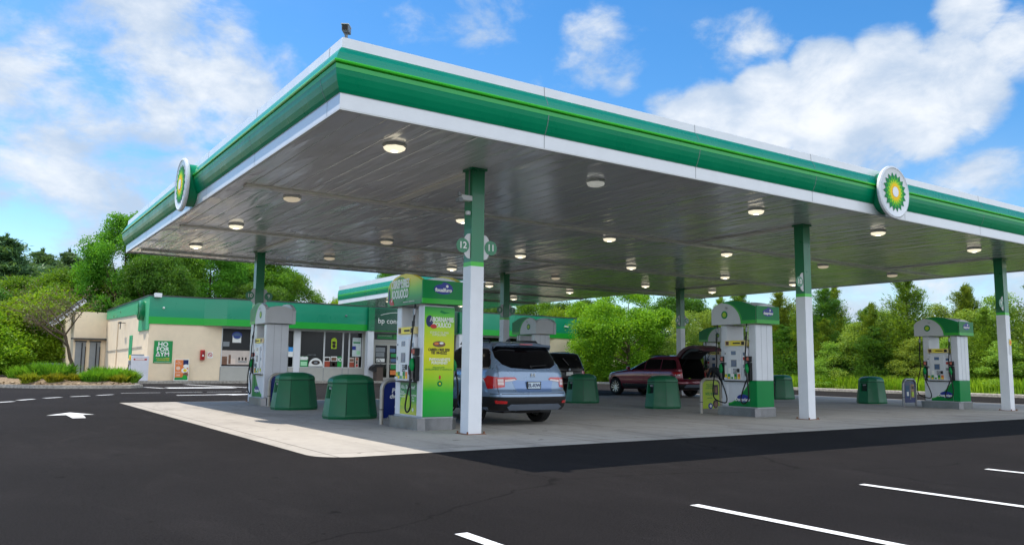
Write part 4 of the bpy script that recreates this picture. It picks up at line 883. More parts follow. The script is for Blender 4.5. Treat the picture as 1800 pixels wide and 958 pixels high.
# ------------------------------------------------------------------ green bins
def make_bin():
    t = thing('waste_bin', 'x', 'bin')
    def oct_(hx, hy): a, b = hx*.50, hy*.42; return [(-a, -hy), (a, -hy), (hx, -b), (hx, b), (a, hy), (-a, hy), (-hx, b), (-hx, -b)]
    bm = bmesh.new(); rings = []
    for hx, hy, z in ((.585, .43, .0), (.585, .43, .03), (.60, .445, .05), (.595, .44, .09), (.50, .365, .80), (.507, .372, .806), (.505, .37, .84), (.48, .35, .90)):
        rings.append([bm.verts.new((x, y, z)) for x, y in oct_(hx, hy)])
    for hx, hy, z, zc in ((.40, .28, .955, .975), (.22, .16, .985, 1.0)):
        rings.append([bm.verts.new((x, y, z if abs(x) > .25 else zc)) for x, y in oct_(hx, hy)])
    for a, b in zip(rings, rings[1:]):
        for i in range(8): bm.faces.new((a[i], a[(i+1) % 8], b[(i+1) % 8], b[i]))
    bm.faces.new(rings[0][::-1]); bm.faces.new(rings[-1])
    bmesh.ops.recalc_face_normals(bm, faces=bm.faces)
    ends = [f for f in bm.faces if abs(f.normal.x) > .95 and .3 < f.calc_center_median().z < .6]
    for f in ends:
        # cut the slot: a recessed window in the upper half of the end
        vs = sorted(f.verts, key=lambda v: v.co.z); lo, hi = vs[:2], vs[2:]
        sx = 1 if f.normal.x > 0 else -1
        def P(u, w):
            l0, l1 = sorted(lo, key=lambda v: v.co.y); h0, h1 = sorted(hi, key=lambda v: v.co.y)
            return l0.co.lerp(l1.co, u).lerp(h0.co.lerp(h1.co, u), w)
        q = [bm.verts.new(P(*uv)) for uv in ((.12, .52), (.88, .52), (.88, .90), (.12, .90))]
        d = [bm.verts.new(v.co-Vector((sx*.12, 0, 0))) for v in q]
        l0, l1 = sorted(lo, key=lambda v: v.co.y); h0, h1 = sorted(hi, key=lambda v: v.co.y)
        bm.faces.remove(f)
        for a in ((l0, l1, q[1], q[0]), (l1, h1, q[2], q[1]), (h1, h0, q[3], q[2]), (h0, l0, q[0], q[3])): bm.faces.new(a)
        for i in range(4): bm.faces.new((q[i], q[(i+1) % 4], d[(i+1) % 4], d[i]))
        g_ = bm.faces.new(d); g_.material_index = 1
    bmesh.ops.recalc_face_normals(bm, faces=bm.faces)
    sharp = [e for e in bm.edges if len(e.link_faces) == 2 and e.calc_face_angle() > rad(24) and max(v.co.z for v in e.verts) <= .95 and e.calc_length() > .06]
    bmesh.ops.bevel(bm, geom=sharp, offset=.018, segments=2, affect='EDGES', profile=.5, clamp_overlap=True)
    me = bpy.data.meshes.new('body'); bm.to_mesh(me); bm.free(); me.materials.append(bingreen); me.materials.append(binblack)
    for p in me.polygons: p.use_smooth = True
    me.set_sharp_from_angle(angle=rad(40))
    o = bpy.data.objects.new('body', me); COL.objects.link(o); o.parent = t
    # mould seams and a label
    m = MB()
    def yy(z): return .44-(.44-.365)*(z-.09)/(.71)
    for x in (-.25, .25):
        for s in (-1, 1):
            m.add([(x*1.10-.006, s*(yy(.1)+.002), .1), (x*1.10+.006, s*(yy(.1)+.002), .1), (x*.98+.006, s*(yy(.78)+.002), .78), (x*.98-.006, s*(yy(.78)+.002), .78)], [(0, 1, 2, 3)], binblack)
    m.prism([(x, y) for x, y in oct_(.5035, .3685)], .786, .797, binblack)
    m.build('mould_seam', t, recalc=False)
    m = MB()
    for s in (-1, 1): m.box(s*.49-.03 if s > 0 else -.49-.012, -.06, .66, s*.49+.012 if s > 0 else -.49+.03, .05, .71, greyp)
    m.build('label', t)
    return t
binblack = M('bin dark opening', (10, 40, 30), .6, .1)
b0 = make_bin()
spots = [(3.2, 6.85, 'larger looking green bin just left of the printed near pump'), (3.3, 10.95, 'leftmost green bin, partly hidden by the navy hoop poster side'), (13.65, 11.3, 'green bin between the silver blue SUV and the maroon SUV'),
         (13.72, 7.45, 'green bin in front of the maroon SUV doors'), (24.1, 7.0, 'green bin standing alone between the two right hand white columns'), (24.15, 11.1, 'green bin just right of the middle white and green pump')]
for i, (x, y, lb) in enumerate(spots):
    o = b0 if i == 0 else copy_tree(b0); o.location = (x, y, .005); o['label'] = lb; o['group'] = 'green bins between the pumps'; o.rotation_euler.z = rad((0, 1.5, -2, 1, 3, -1)[i])

# ------------------------------------------------------------------ cars
def car_material(name, rgb, flake=.3, rough=.28):
    m = M(name, rgb, rough, .02, 1, metal=.35, coat=1); return m
tyre = M('tyre rubber', (18, 18, 19), .8, .15, 10); rim_m = M('alloy rim', (175, 177, 180), .25, .05, metal=.9); well = M('wheel well black', (8, 8, 9), .9, 0)
redlens = M('red tail lamp', (185, 15, 20), .15, .08, 12, coat=1); clearlens = M('clear lamp lens', (215, 195, 190), .12, .1, 20, coat=1); chrome = M('chrome', (200, 200, 205), .12, 0, metal=1)
carglass = M('tinted car glass', (5, 5, 7), .05, 0, spec=.28); trim = M('black car trim', (20, 20, 22), .5, .08); skid = M('silver skid plate', (120, 130, 145), .35, .05, metal=.5)
def wheel(parent, x, y, r=.385, w=.25, spokes=10):
    s = 1 if x > 0 else -1
    e = bpy.data.objects.new('wheel', None); COL.objects.link(e); e.parent = parent; e.location = (x, y, r); e.empty_display_size = .1
    T = Matrix.Rotation(s*R90, 4, 'Y')
    m = MB(); m.lathe([(r-.12, -w/2+.01), (r-.03, -w/2), (r-.005, -w/2+.025), (r, -w/2+.06), (r, w/2-.06), (r-.005, w/2-.025), (r-.03, w/2), (r-.12, w/2-.01)], tyre, 40, T, cap=False)
    for k in (-.06, 0, .06): m.lathe([(r+.001, k-.004), (r+.001, k+.004)], black, 40, T, cap=False)
    m.build('tyre', e)
    m = MB(); m.lathe([(r-.12, w/2-.01), (r-.13, w/2-.03), (r-.14, -.06), (.02, -.06)], darkgrey, 32, T, cap=False); m.lathe([(r-.115, w/2-.012), (r-.125, w/2-.005), (r-.135, w/2-.02)], rim_m, 32, T, cap=False)
    m.lathe([(.065, w/2-.045), (.06, w/2-.03), (.01, w/2-.025)], rim_m, 20, T)
    for k in range(spokes):
        a = 2*math.pi*k/spokes; c, sn = math.cos(a), math.sin(a); q = []
        for rr, hw in ((.05, .022), (r-.125, .016 if k % 2 else .024)):
            for d in (-1, 1): q.append((rr*c-d*hw*sn, rr*sn+d*hw*c))
        z0, z1 = w/2-.055, w/2-.022
        m.add([(q[0][0], q[0][1], z1), (q[1][0], q[1][1], z1), (q[3][0], q[3][1], z1+.008), (q[2][0], q[2][1], z1+.008), (q[0][0], q[0][1], z0), (q[1][0], q[1][1], z0), (q[3][0], q[3][1], z0), (q[2][0], q[2][1], z0)], [(0, 1, 2, 3), (0, 4, 5, 1), (1, 5, 6, 2), (2, 6, 7, 3), (3, 7, 4, 0)], rim_m, False, T)
    m.build('rim', e)
    return e
def hull(rings, er=.2, ef=.42, nth=112, per=5):
    def cat(p0, p1, p2, p3, u): return .5*((2*p1)+(-p0+p2)*u+(2*p0-5*p1+4*p2-p3)*u*u+(-p0+3*p1-3*p2+p3)*u**3)
    A = np.array(rings, float); R = []
    for i in range(len(A)-1):
        p0, p1, p2, p3 = A[max(i-1, 0)], A[i], A[i+1], A[min(i+2, len(A)-1)]
        for k in range(per): R.append(cat(p0, p1, p2, p3, k/per))
    R.append(A[-1]); V = []
    th = np.linspace(-math.pi/2, 3*math.pi/2, 3000)
    for zr, zf, hw, yr, yf in R:
        c, s = np.cos(th), np.sin(th); e = np.where(s > 0, ef, er)
        X = hw*np.sign(c)*np.abs(c)**e; ym, hl = (yf+yr)/2, (yf-yr)/2
        Y = ym+hl*np.sign(s)*np.abs(s)**e
        # bow the nose and tail a little
        Y -= np.sign(s)*.10*(np.abs(X)/hw)**2*np.where(s > 0, 1.6, .55)*(np.abs(s) > .5)*(np.abs(X) <= hw)*np.minimum(1, hw)
        L = np.r_[0, np.cumsum(np.hypot(np.diff(X), np.diff(Y)))]; t = np.linspace(0, L[-1], nth+1)[:-1]
        X, Y = np.interp(t, L, X), np.interp(t, L, Y)
        k = np.clip((Y-1.2)/(2.4), 0, 1); k = k*k*(3-2*k); Z = zr+(zf-zr)*k
        V.append(np.c_[X, Y, Z])
    me = bpy.data.meshes.new('body'); vs = np.concatenate(V); n = nth; fs = []
    for i in range(len(V)-1):
        for k in range(n): fs.append((i*n+k, i*n+(k+1) % n, (i+1)*n+(k+1) % n, (i+1)*n+k))
    vs = list(map(tuple, vs)); nb_ = len(vs)
    vs.append(tuple(V[0].mean(0))); vs.append(tuple(V[-1].mean(0)))
    for k in range(n): fs.append((nb_, (k+1) % n, k)); fs.append((nb_+1, (len(V)-1)*n+k, (len(V)-1)*n+(k+1) % n))
    me.from_pydata(vs, [], fs); return me
def boolcut(o, cutters):
    for c in cutters:
        md = o.modifiers.new('b', 'BOOLEAN'); md.object = c; md.operation = 'DIFFERENCE'; md.solver = 'EXACT'; md.material_mode = 'TRANSFER'
    bpy.context.view_layer.update()
    me = bpy.data.meshes.new_from_object(o.evaluated_get(bpy.context.evaluated_depsgraph_get()))
    o.modifiers.clear(); old = o.data; o.data = me; me.name = 'body'
    for c in cutters: bpy.data.objects.remove(c)
class Car:
    def __init__(s, name, label, rings, paint, axle, loc, rz, er=.2, ef=.42, cav=None, hw=.99, wr=.385):
        s.t = thing(name, label, 'car', (0, 0, 0)); me = hull(rings, er, ef); me.materials.append(paint)
        for p in me.polygons: p.use_smooth = True
        o = bpy.data.objects.new('body', me); COL.objects.link(o); s.paint = paint
        bm = bmesh.new(); bm.from_mesh(me); s.bvh = BVHTree.FromBMesh(bm); bm.free()
        cut = []
        for y in (0, axle):
            for sx in (-1, 1):
                m = MB(); m.lathe([(wr+.055, -.3), (wr+.055, .3)], well, 40, Matrix.Translation((sx*(hw-.12), y, wr+.01)) @ Matrix.Rotation(R90, 4, 'Y'), smooth=False)
                c = m.build('c'); cut.append(c)
        if cav:
            m = MB(); m.prism(cav, -.68, .68, well, 'x'); cut.append(m.build('c'))
        boolcut(o, cut); o.parent = s.t; s.o = o; o.data.set_sharp_from_angle(angle=rad(32)); s.wr = wr
        for y in (0, axle):
            for sx in (-1, 1): wheel(s.t, sx*(hw-.135), y, wr)
        s.loc, s.rz = loc, rz
    def patch(s, name, poly, view, mat, off=.004, th=.012, parent=None, res=.05, mirror=False):
        for sg in ((1, -1) if mirror else (1,)):
            bm = bmesh.new()
            if view == 'side': vs = [bm.verts.new((0, a, b)) for a, b in poly]; ax = (1, 2)
            elif view == 'top': vs = [bm.verts.new((a, b, 0)) for a, b in poly]; ax = (0, 1)
            else: vs = [bm.verts.new((a*(sg if mirror else 1), 0, b)) for a, b in poly]; ax = (0, 2)
            bm.faces.new(vs)
            for k in ax:
                lo = min(v.co[k] for v in bm.verts); hi = max(v.co[k] for v in bm.verts); q = lo+res
                while q < hi-.002:
                    no = [0, 0, 0]; no[k] = 1; co = [0, 0, 0]; co[k] = q
                    bmesh.ops.bisect_plane(bm, geom=bm.verts[:]+bm.edges[:]+bm.faces[:], plane_co=co, plane_no=no); q += res
            nrm = {}
            for v in bm.verts:
                if view == 'side': o_, d = Vector(((sg if mirror else -1)*3, v.co.y, v.co.z)), Vector((-(sg if mirror else -1), 0, 0))
                elif view == 'top': o_, d = Vector((v.co.x, v.co.y, 4)), Vector((0, 0, -1))
                elif view == 'front': o_, d = Vector((v.co.x, 9, v.co.z)), Vector((0, -1, 0))
                else: o_, d = Vector((v.co.x, -6, v.co.z)), Vector((0, 1, 0))
                h, n, i, ds = s.bvh.ray_cast(o_, d)
                step = 0
                while h is None and view == 'side' and step < 12:
                    step += 1; o_.y += .02*(1 if o_.y < 1 else -1); h, n, i, ds = s.bvh.ray_cast(o_, d)
                while h is None and view == 'rear' and step < 12:
                    step += 1; o_.x *= .985; h, n, i, ds = s.bvh.ray_cast(o_, d)
                if h is None: h, n, i, ds = s.bvh.find_nearest(o_+d*(5 if view != 'side' else 2.1))
                if n.dot(d) > 0: n = -n
                v.co = h+n*(off-th); nrm[v] = n.copy()
            bmesh.ops.recalc_face_normals(bm, faces=bm.faces)
            f = bm.faces[:][0]; c = f.calc_center_median(); out = c-Vector((0, 1.2, .9))
            avg = sum((f.normal for f in bm.faces), Vector()); ref = {'side': Vector((sg if mirror else -1, 0, 0)), 'top': Vector((0, 0, 1)), 'front': Vector((0, 1, 0)), 'rear': Vector((0, -1, 0))}[view]
            if avg.dot(ref) < 0: bmesh.ops.reverse_faces(bm, faces=bm.faces)
            key = {tuple(round(c, 5) for c in v.co): nrm[v] for v in bm.verts if v in nrm}
            ext = bmesh.ops.extrude_face_region(bm, geom=bm.faces[:])
            for v in ext['geom']:
                if isinstance(v, bmesh.types.BMVert): v.co += key.get(tuple(round(c, 5) for c in v.co), ref)*th
            bmesh.ops.remove_doubles(bm, verts=bm.verts[:], dist=.0008); bmesh.ops.recalc_face_normals(bm, faces=bm.faces)
            me = bpy.data.meshes.new(name); bm.to_mesh(me); bm.free(); me.materials.append(mat)
            for p in me.polygons: p.use_smooth = True
            me.set_sharp_from_angle(angle=rad(40))
            o = bpy.data.objects.new(name, me); COL.objects.link(o); o.parent = parent or s.t
            last = o
        return last
    def surf(s, x, z):
        h, n, i, d = s.bvh.ray_cast(Vector((x, -6, z)), Vector((0, 1, 0))); return h.y
    def done(s): s.t.location = s.loc; s.t.rotation_euler = (0, 0, s.rz); return s.t

ringsP = [(.30,.26,.84,-.88,3.50),(.33,.28,.92,-1.0,3.62),(.44,.40,.965,-1.08,3.73),(.58,.56,.985,-1.12,3.78),(.68,.66,.99,-1.10,3.79),(.76,.74,.99,-1.03,3.79),(.90,.86,.993,-1.0,3.76),
          (1.02,.95,.985,-.985,3.70),(1.10,1.02,.965,-.97,3.50),(1.17,1.12,.935,-.93,2.60),(1.22,1.16,.905,-.90,2.25),(1.36,1.36,.85,-.80,1.85),(1.52,1.52,.785,-.69,1.45),(1.64,1.64,.725,-.60,1.12),(1.70,1.70,.67,-.54,.95),(1.745,1.745,.56,-.42,.78),(1.765,1.765,.32,-.15,.5)]
blue_p = car_material('steel blue car paint', (118, 140, 166)); maroon_p = car_material('maroon car paint', (112, 14, 40), rough=.3); black_p = M('black car paint', (6, 6, 8), .2, .02, 1, spec=.4)
car = Car('parked_suv', 'silver blue SUV seen from behind, parked beside the near pump', ringsP, blue_p, 2.82, (5.72, 4.15, .004), 0)
def suv_side(c, ext=0, frame=None):
    # quarter, rear door and front door windows on both sides
    for poly in ([(-.70-ext*.6, 1.20), (.02, 1.18), (.02, 1.60), (-.42-ext, 1.58), (-.52-ext, 1.52)], [(.08, 1.18), (.98, 1.17), (.98, 1.62), (.08, 1.61)], [(1.05, 1.17), (2.02, 1.15), (1.86, 1.28), (1.45, 1.55), (1.30, 1.61), (1.05, 1.62)]):
        if frame: 
            cx_ = sum(p[0] for p in poly)/len(poly); cz_ = sum(p[1] for p in poly)/len(poly)
            c.patch('window_frame', [(cx_+(a-cx_)*1.05, cz_+(b-cz_)*1.10) for a, b in poly], 'side', frame, .003, .01, mirror=True)
        c.patch('side_window', poly, 'side', carglass, .006, .012, mirror=True)
    c.patch('windscreen', [(-.70, 1.22), (.70, 1.22), (.58, 1.62), (-.58, 1.62)], 'front', carglass, .005, .01)
suv_side(car, frame=chrome)
gl = car.patch('rear_window', [(-.50, 1.19), (0, 1.165), (.50, 1.19), (.68, 1.26), (.76, 1.40), (.735, 1.55), (.70, 1.63), (-.70, 1.63), (-.735, 1.55), (-.76, 1.40), (-.68, 1.26)], 'rear', carglass, .006, .012)
m = MB(); y = car.surf(0, 1.24); m.tube([(0, y-.02, 1.22), (.1, y-.035, 1.235), (.38, y-.03, 1.25)], .012, trim, 6); m.tube([(0, y, 1.2), (0, y-.03, 1.22)], .03, trim, 10); m.build('wiper', gl)
# spoiler over the rear glass
m = MB(); top_ = [(-.74, -.60, 1.63), (-.70, -.66, 1.69), (0, -.74, 1.715), (.70, -.66, 1.69), (.74, -.60, 1.63)]
up_ = [(x*.97, -.42, 1.70 if abs(x) > .5 else 1.757) for x, y, z in top_]; up_ = [(-.70, -.45, 1.655), (-.64, -.42, 1.705), (0, -.40, 1.748), (.64, -.42, 1.705), (.70, -.45, 1.655)]
lo_ = [(x, y+.03, z-.045) for x, y, z in top_]; bk_ = [(x, y-.02, z-.08) for x, y, z in up_]
vv = top_+up_+lo_+bk_; ff = []
for i in range(4): ff += [(i, i+1, 6+i, 5+i), (10+i, 11+i, i+1, i), (10+i, 15+i, 16+i, 11+i)]
m.add(vv, ff, blue_p, True); sp = m.build('spoiler', car.t, sharp=50)
m = MB(); m.box(-.16, -.742, 1.683, .16, -.715, 1.70, redlens); m.build('brake_light', sp)
for sg in (-1, 1):
    m = MB(); x = sg*.60
    m.tube([(x+sg*.03, -.30, 1.70), (x+sg*.015, -.22, 1.775), (x+sg*.01, .3, 1.79), (x, .9, 1.775), (x-sg*.01, 1.02, 1.71)], [.018, .022, .022, .022, .016], trim, 8); m.build('roof_rail', car.t)
m = MB(); m.prism([(-.12, 1.765), (.06, 1.765), (.0, 1.80), (-.08, 1.83)], -.02, .02, trim, 'x'); m.build('antenna', car.t)
def lamp(c, polys_rear, poly_side, clear):
    for p in polys_rear: c.patch('tail_light', p, 'rear', redlens, .008, .014, mirror=True)
    c.patch('tail_light', poly_side, 'side', redlens, .008, .014, mirror=True)
    for p in clear: c.patch('reversing_light', p, 'rear', clearlens, .012, .012, mirror=True)
lamp(car, [[(.70, .80), (.955, .76), (.975, .98), (.70, 1.0)], [(.40, .96), (.45, 1.0), (.698, 1.005), (.698, .90), (.5, .93)]], [(-.90, .78), (-.84, .84), (-.64, .98), (-.70, 1.03), (-.90, 1.0)], [[(.72, .84), (.83, .84), (.83, .90), (.72, .90)], [(.72, .91), (.83, .91), (.83, .96), (.72, .96)], [(.44, .935), (.695, .905), (.695, .945), (.46, .965)]])
car.patch('tailgate_recess', [(-.44, .70), (.44, .70), (.52, .93), (-.52, .93)], 'rear', M('steel blue recess', (98, 126, 168), .3, 0, metal=.35, coat=1), .003, .01)
car.patch('bumper_trim', [(-.97, .44), (.97, .44), (.97, .60), (-.97, .60)], 'rear', trim, .012, .02)
car.patch('bumper_trim', [(-.90, .34), (.90, .34), (.95, .44), (-.95, .44)], 'rear', trim, .025, .03)
car.patch('sill_trim', [(-.92, .60), (-.5, .60), (-.46, .38), (-.92, .40)], 'side', trim, .008, .015, mirror=True)
car.patch('sill_trim', [(.48, .33), (2.33, .33), (2.33, .52), (.48, .52)], 'side', trim, .010, .015, mirror=True)
car.patch('skid_plate', [(-.62, .36), (.62, .36), (.68, .41), (.60, .455), (-.60, .455), (-.68, .41)], 'rear', skid, .05, .05)
car.patch('reflector', [(.70, .47), (.88, .47), (.90, .53), (.70, .52)], 'rear', redlens, .022, .01, mirror=True)
car.patch('bumper_line', [(-.95, .655), (.95, .655), (.95, .668), (-.95, .668)], 'rear', trim, .003, .008)
car.patch('gate_seam', [(.845, .68), (.852, .68), (.80, 1.22), (.792, 1.22)], 'rear', trim, .003, .008, mirror=True)
car.patch('door_seam', [(.03, .52), (.042, .52), (.042, 1.18), (.03, 1.18)], 'side', trim, .002, .006, mirror=True); car.patch('door_seam', [(1.0, .52), (1.012, .52), (1.012, 1.16), (1.0, 1.16)], 'side', trim, .002, .006, mirror=True)
yy_ = car.surf(0, .82)
m = MB(); m.box(-.18, yy_-.025, .755, .18, yy_-.005, .915, trim, bev=.004); m.box(-.155, yy_-.029, .77, .155, yy_-.024, .90, M('plate', (190, 205, 215), .4)); pt = m.build('number_plate', car.t); text('EL-KIW', .095, navy, pt, (0, yy_-.031, .83), FACE_MY, ext=.001, bold=.003)
m = MB(); y = car.surf(0, 1.05)-.012; m.box(-.05, y-.006, 1.02, -.03, y, 1.085, chrome); m.box(.03, y-.006, 1.02, .05, y, 1.085, chrome); m.box(-.03, y-.006, 1.045, .03, y, 1.06, chrome); m.box(-.065, y-.004, 1.01, .065, y+.004, 1.016, chrome); m.build('emblem', car.t)
m = MB(); m.box(.62, car.surf(.7, .74)-.012, .72, .78, car.surf(.7, .74)-.003, .738, chrome); m.build('lettering', car.t)
m = MB(); m.tube([(-.35, -.86, .30), (-.2, -.95, .30), (.2, -.95, .31)], .04, black, 8); m.box(-.6, -.8, .26, .6, .6, .33, black); m.build('underbody', car.t)
m = MB()
for sg in (-1, 1): m.box(sg*.93-.02, 1.93, 1.16, sg*.93+.02, 2.0, 1.2, trim); m.box(sg*1.06-.10, 1.90, 1.14, sg*1.06+.08, 1.99, 1.29, blue_p, bev=.03)
m.build('wing_mirror', car.t)
for yq in (.75, 1.72):
    for sg in (-1, 1):
        m = MB(); h = car.bvh.ray_cast(Vector((sg*3, yq, 1.05)), Vector((-sg, 0, 0)))[0]; m.box(h.x-.02+sg*.02, yq-.12, 1.03, h.x+.02+sg*.02, yq+.10, 1.065, chrome, bev=.01); m.build('door_handle', car.t)
car.done()
# hose nozzle in the filler of the silver blue car
nz_ = thing('filling_nozzle', 'black and chrome filling nozzle plugged into the near side of the silver blue SUV', 'nozzle', (4.70, 4.9, 0))
m = MB(); m.tube([(.06, 0, 1.0), (-.05, -.0, 1.02), (-.14, .0, 1.06), (-.22, 0, 1.0)], [.014, .03, .04, .02], black, 10); m.tube([(-.04, 0, 1.06), (-.18, 0, 1.10), (-.26, -.0, 1.04)], .015, chrome, 8); m.build('nozzle', nz_)
m = MB(); m.tube([(-.22, 0, 1.0), (-.32, -.1, .85), (-.42, -.35, .7), (-.5, -.6, .72), (-.6, -.85, .95)], .017, rubber, 8); m.build('hose', nz_)

# maroon SUV, tailgate open
ringsM = [(r[0]*1.0, r[1], r[2]*1.01, r[3]-.03, r[4]+.02) for r in ringsP]
for i_, y_, h_ in ((9, -1.0, .94), (10, -.98, .915), (11, -.93, .87), (12, -.88, .81), (13, -.82, .76), (14, -.77, .71), (15, -.66, .60), (16, -.4, .35)): ringsM[i_] = (ringsM[i_][0]+(.02 if i_ > 12 else 0), ringsM[i_][1]+(.02 if i_ > 12 else 0), h_, y_, ringsM[i_][4])
car2 = Car('parked_suv', 'dark maroon SUV with its tailgate raised, parked beyond the green bins', ringsM, maroon_p, 2.90, (21.68, 14.68, .004), rad(1), cav=[(-1.5, .76), (1.0, .76), (1.0, 1.62), (-.2, 1.66), (-1.5, 1.66)])
suv_side(car2, ext=.2)
lamp(car2, [[(.70, .92), (.97, .90), (.965, 1.06), (.70, 1.06)]], [(-.92, .90), (-.86, .92), (-.60, 1.0), (-.62, 1.06), (-.92, 1.06)], [[(.80, .92), (.93, .90), (.93, .97), (.80, .97)]])
car2.patch('sill_trim', [(.48, .33), (2.4, .33), (2.4, .50), (.48, .50)], 'side', trim, .010, .015, mirror=True); car2.patch('sill_moulding', [(.5, .505), (2.38, .505), (2.38, .54), (.5, .54)], 'side', chrome, .014, .015, mirror=True)
car2.patch('bumper_trim', [(-.97, .34), (.97, .34), (.97, .56), (-.97, .56)], 'rear', trim, .012, .02); car2.patch('skid_plate', [(-.7, .44), (.7, .44), (.6, .55), (-.6, .55)], 'rear', skid, .05, .05)
car2.patch('head_light', [(.55, .80), (.88, .78), (.90, .93), (.6, .90)], 'front', clearlens, .01, .015, mirror=True); car2.patch('head_light', [(3.35, .82), (3.66, .80), (3.60, .93), (3.30, .95)], 'side', clearlens, .01, .015, mirror=True); car2.patch('grille', [(-.5, .55), (.5, .55), (.5, .9), (-.5, .9)], 'front', trim, .01, .015)
car2.patch('door_seam', [(.03, .52), (.042, .52), (.042, 1.18), (.03, 1.18)], 'side', trim, .002, .006, mirror=True); car2.patch('door_seam', [(1.0, .52), (1.012, .52), (1.012, 1.16), (1.0, 1.16)], 'side', trim, .002, .006, mirror=True)
m = MB()
prof = [(-.42, 1.75), (-.58, 1.92), (-.80, 2.06), (-1.08, 2.15), (-1.36, 2.17), (-1.62, 2.10), (-1.84, 1.98), (-1.86, 1.93), (-1.62, 2.0), (-1.36, 2.05), (-1.08, 2.03), (-.85, 1.92), (-.66, 1.76), (-.56, 1.66)]
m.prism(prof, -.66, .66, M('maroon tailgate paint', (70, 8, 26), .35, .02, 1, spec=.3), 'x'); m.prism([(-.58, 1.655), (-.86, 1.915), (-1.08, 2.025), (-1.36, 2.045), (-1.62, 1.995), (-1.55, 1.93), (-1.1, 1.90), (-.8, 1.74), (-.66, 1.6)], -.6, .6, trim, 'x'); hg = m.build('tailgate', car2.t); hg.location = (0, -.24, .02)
m = MB(); m.prism([(-1.05, 2.146), (-1.34, 2.172), (-1.34, 2.18), (-1.05, 2.156)], -.5, .5, carglass, 'x'); m.box(-.05, -1.2, 1.90, .05, -1.1, 1.908, wprint); m.build('glass', hg)
for sg in (-1, 1):
    m = MB(); m.tube([(sg*.64, -.95, 1.32), (sg*.63, -1.2, 1.62), (sg*.62, -1.46, 1.95)], [.012, .012, .008], trim, 6); m.build('strut', car2.t)
m = MB(); m.box(-.66, -.9, .765, .66, .9, .78, darkgrey); m.box(-.6, .55, .79, -.05, .75, 1.35, M('dark seat', (30, 28, 30), .8), bev=.04); m.box(.05, .55, .79, .6, .75, 1.35, M('dark seat', (30, 28, 30)), bev=.04); m.box(-.4, .56, 1.35, -.2, .68, 1.5, M('dark seat', (30, 28, 30)), bev=.03); m.build('cargo_interior', car2.t)
m = MB()
for sg in (-1, 1): m.box(sg*1.05-.10, 1.90, 1.14, sg*1.05+.08, 1.99, 1.29, maroon_p, bev=.03)
m.build('wing_mirror', car2.t); 
for sg in (-1, 1):
    m = MB(); x = sg*.60; m.tube([(x+sg*.03, -.25, 1.70), (x+sg*.015, -.2, 1.76), (x+sg*.01, .3, 1.78), (x, 1.0, 1.76), (x-sg*.01, 1.05, 1.71)], .016, trim, 8); m.build('roof_rail', car2.t)
car2.done()
# black SUV
car3 = Car('parked_suv', 'black SUV with light roof rails, half hidden behind a green bin', ringsM, black_p, 2.7, (15.25, 15.1, .004), 0)
suv_side(car3, ext=.2)
gl = car3.patch('rear_window', [(-.50, 1.19), (.50, 1.19), (.66, 1.26), (.72, 1.40), (.66, 1.60), (-.66, 1.60), (-.72, 1.40), (-.66, 1.26)], 'rear', carglass, .006, .012)
m = MB(); y = car3.surf(-.2, 1.4)-.03; m.tube([(-.25, y+.02, 1.58-.02), (-.02, y-.06, 1.30)], .014, chrome, 6); m.build('wiper', gl)
lamp(car3, [[(.66, .96), (.97, .94), (.965, 1.10), (.66, 1.08)]], [(-.92, .94), (-.7, 1.0), (-.72, 1.08), (-.92, 1.1)], [])
yy_ = car3.surf(0, .98); m = MB(); m.box(-.16, yy_-.03, .90, .16, yy_-.005, 1.04, wprint); m.build('number_plate', car3.t); m = MB(); disc(m, (0, yy_-.0, 1.13), .05, 'y', chrome, t=.03); m.build('emblem', car3.t)
for sg in (-1, 1):
    m = MB(); x = sg*.60; m.box(x-.05, -.35, 1.70, x+.05, 1.1, 1.735, chrome); m.tube([(x, -.25, 1.72), (x, -.2, 1.80), (x, .25, 1.81), (x, .9, 1.80), (x, 1.0, 1.72)], .024, darkgrey, 8); m.build('roof_rail', car3.t)
car3.done()

# ------------------------------------------------------------------ person bending at the tailgate
def skin_mesh(name, verts, edges, radii, mat, parent, root=0, sub=2):
    me = bpy.data.meshes.new(name); me.from_pydata(verts, edges, []); o = bpy.data.objects.new(name, me); COL.objects.link(o)
    md = o.modifiers.new('s', 'SKIN'); md.use_smooth_shade = True
    for i, r in enumerate(radii):
        v = me.skin_vertices[0].data[i]; v.radius = (r, r) if not isinstance(r, tuple) else r; v.use_root = (i == root)
    o.modifiers.new('u', 'SUBSURF').levels = sub
    bpy.context.view_layer.update()
    nm = bpy.data.meshes.new_from_object(o.evaluated_get(bpy.context.evaluated_depsgraph_get())); o.modifiers.clear(); o.data = nm
    nm.materials.clear(); nm.materials.append(mat); o.parent = parent
    for p in nm.polygons: p.use_smooth = True
    return o
pn = thing('person', 'person in dark clothes bending forward by the open tailgate of the maroon SUV', 'person', (22.25, 12.62, .004), rad(25))
skinm = M('skin', (190, 140, 115), .55, .06); cloth = M('dark grey jacket', (42, 46, 52), .9, .15, 8); jeans = M('dark trousers', (28, 32, 42), .9, .15, 8); hair = M('dark hair', (22, 18, 16), .7, .2, 20)
V = [(0, 0, .95), (0, .14, 1.10), (0, .30, 1.20), (0, .42, 1.22), (0, .50, 1.20), (0, .62, 1.16),   # pelvis..neck..head
     (-.10, 0, .88), (-.12, .03, .50), (-.12, -.05, .09), (.10, 0, .88), (.12, .03, .50), (.12, -.05, .09), (-.12, .08, .04), (.12, .08, .04),
     (-.19, .42, 1.18), (-.24, .50, .93), (-.20, .66, .78), (.19, .42, 1.18), (.24, .50, .93), (.20, .66, .78)]
E = [(0, 1), (1, 2), (2, 3), (3, 4), (4, 5), (0, 6), (6, 7), (7, 8), (0, 9), (9, 10), (10, 11), (8, 12), (11, 13), (3, 14), (14, 15), (15, 16), (3, 17), (17, 18), (18, 19)]
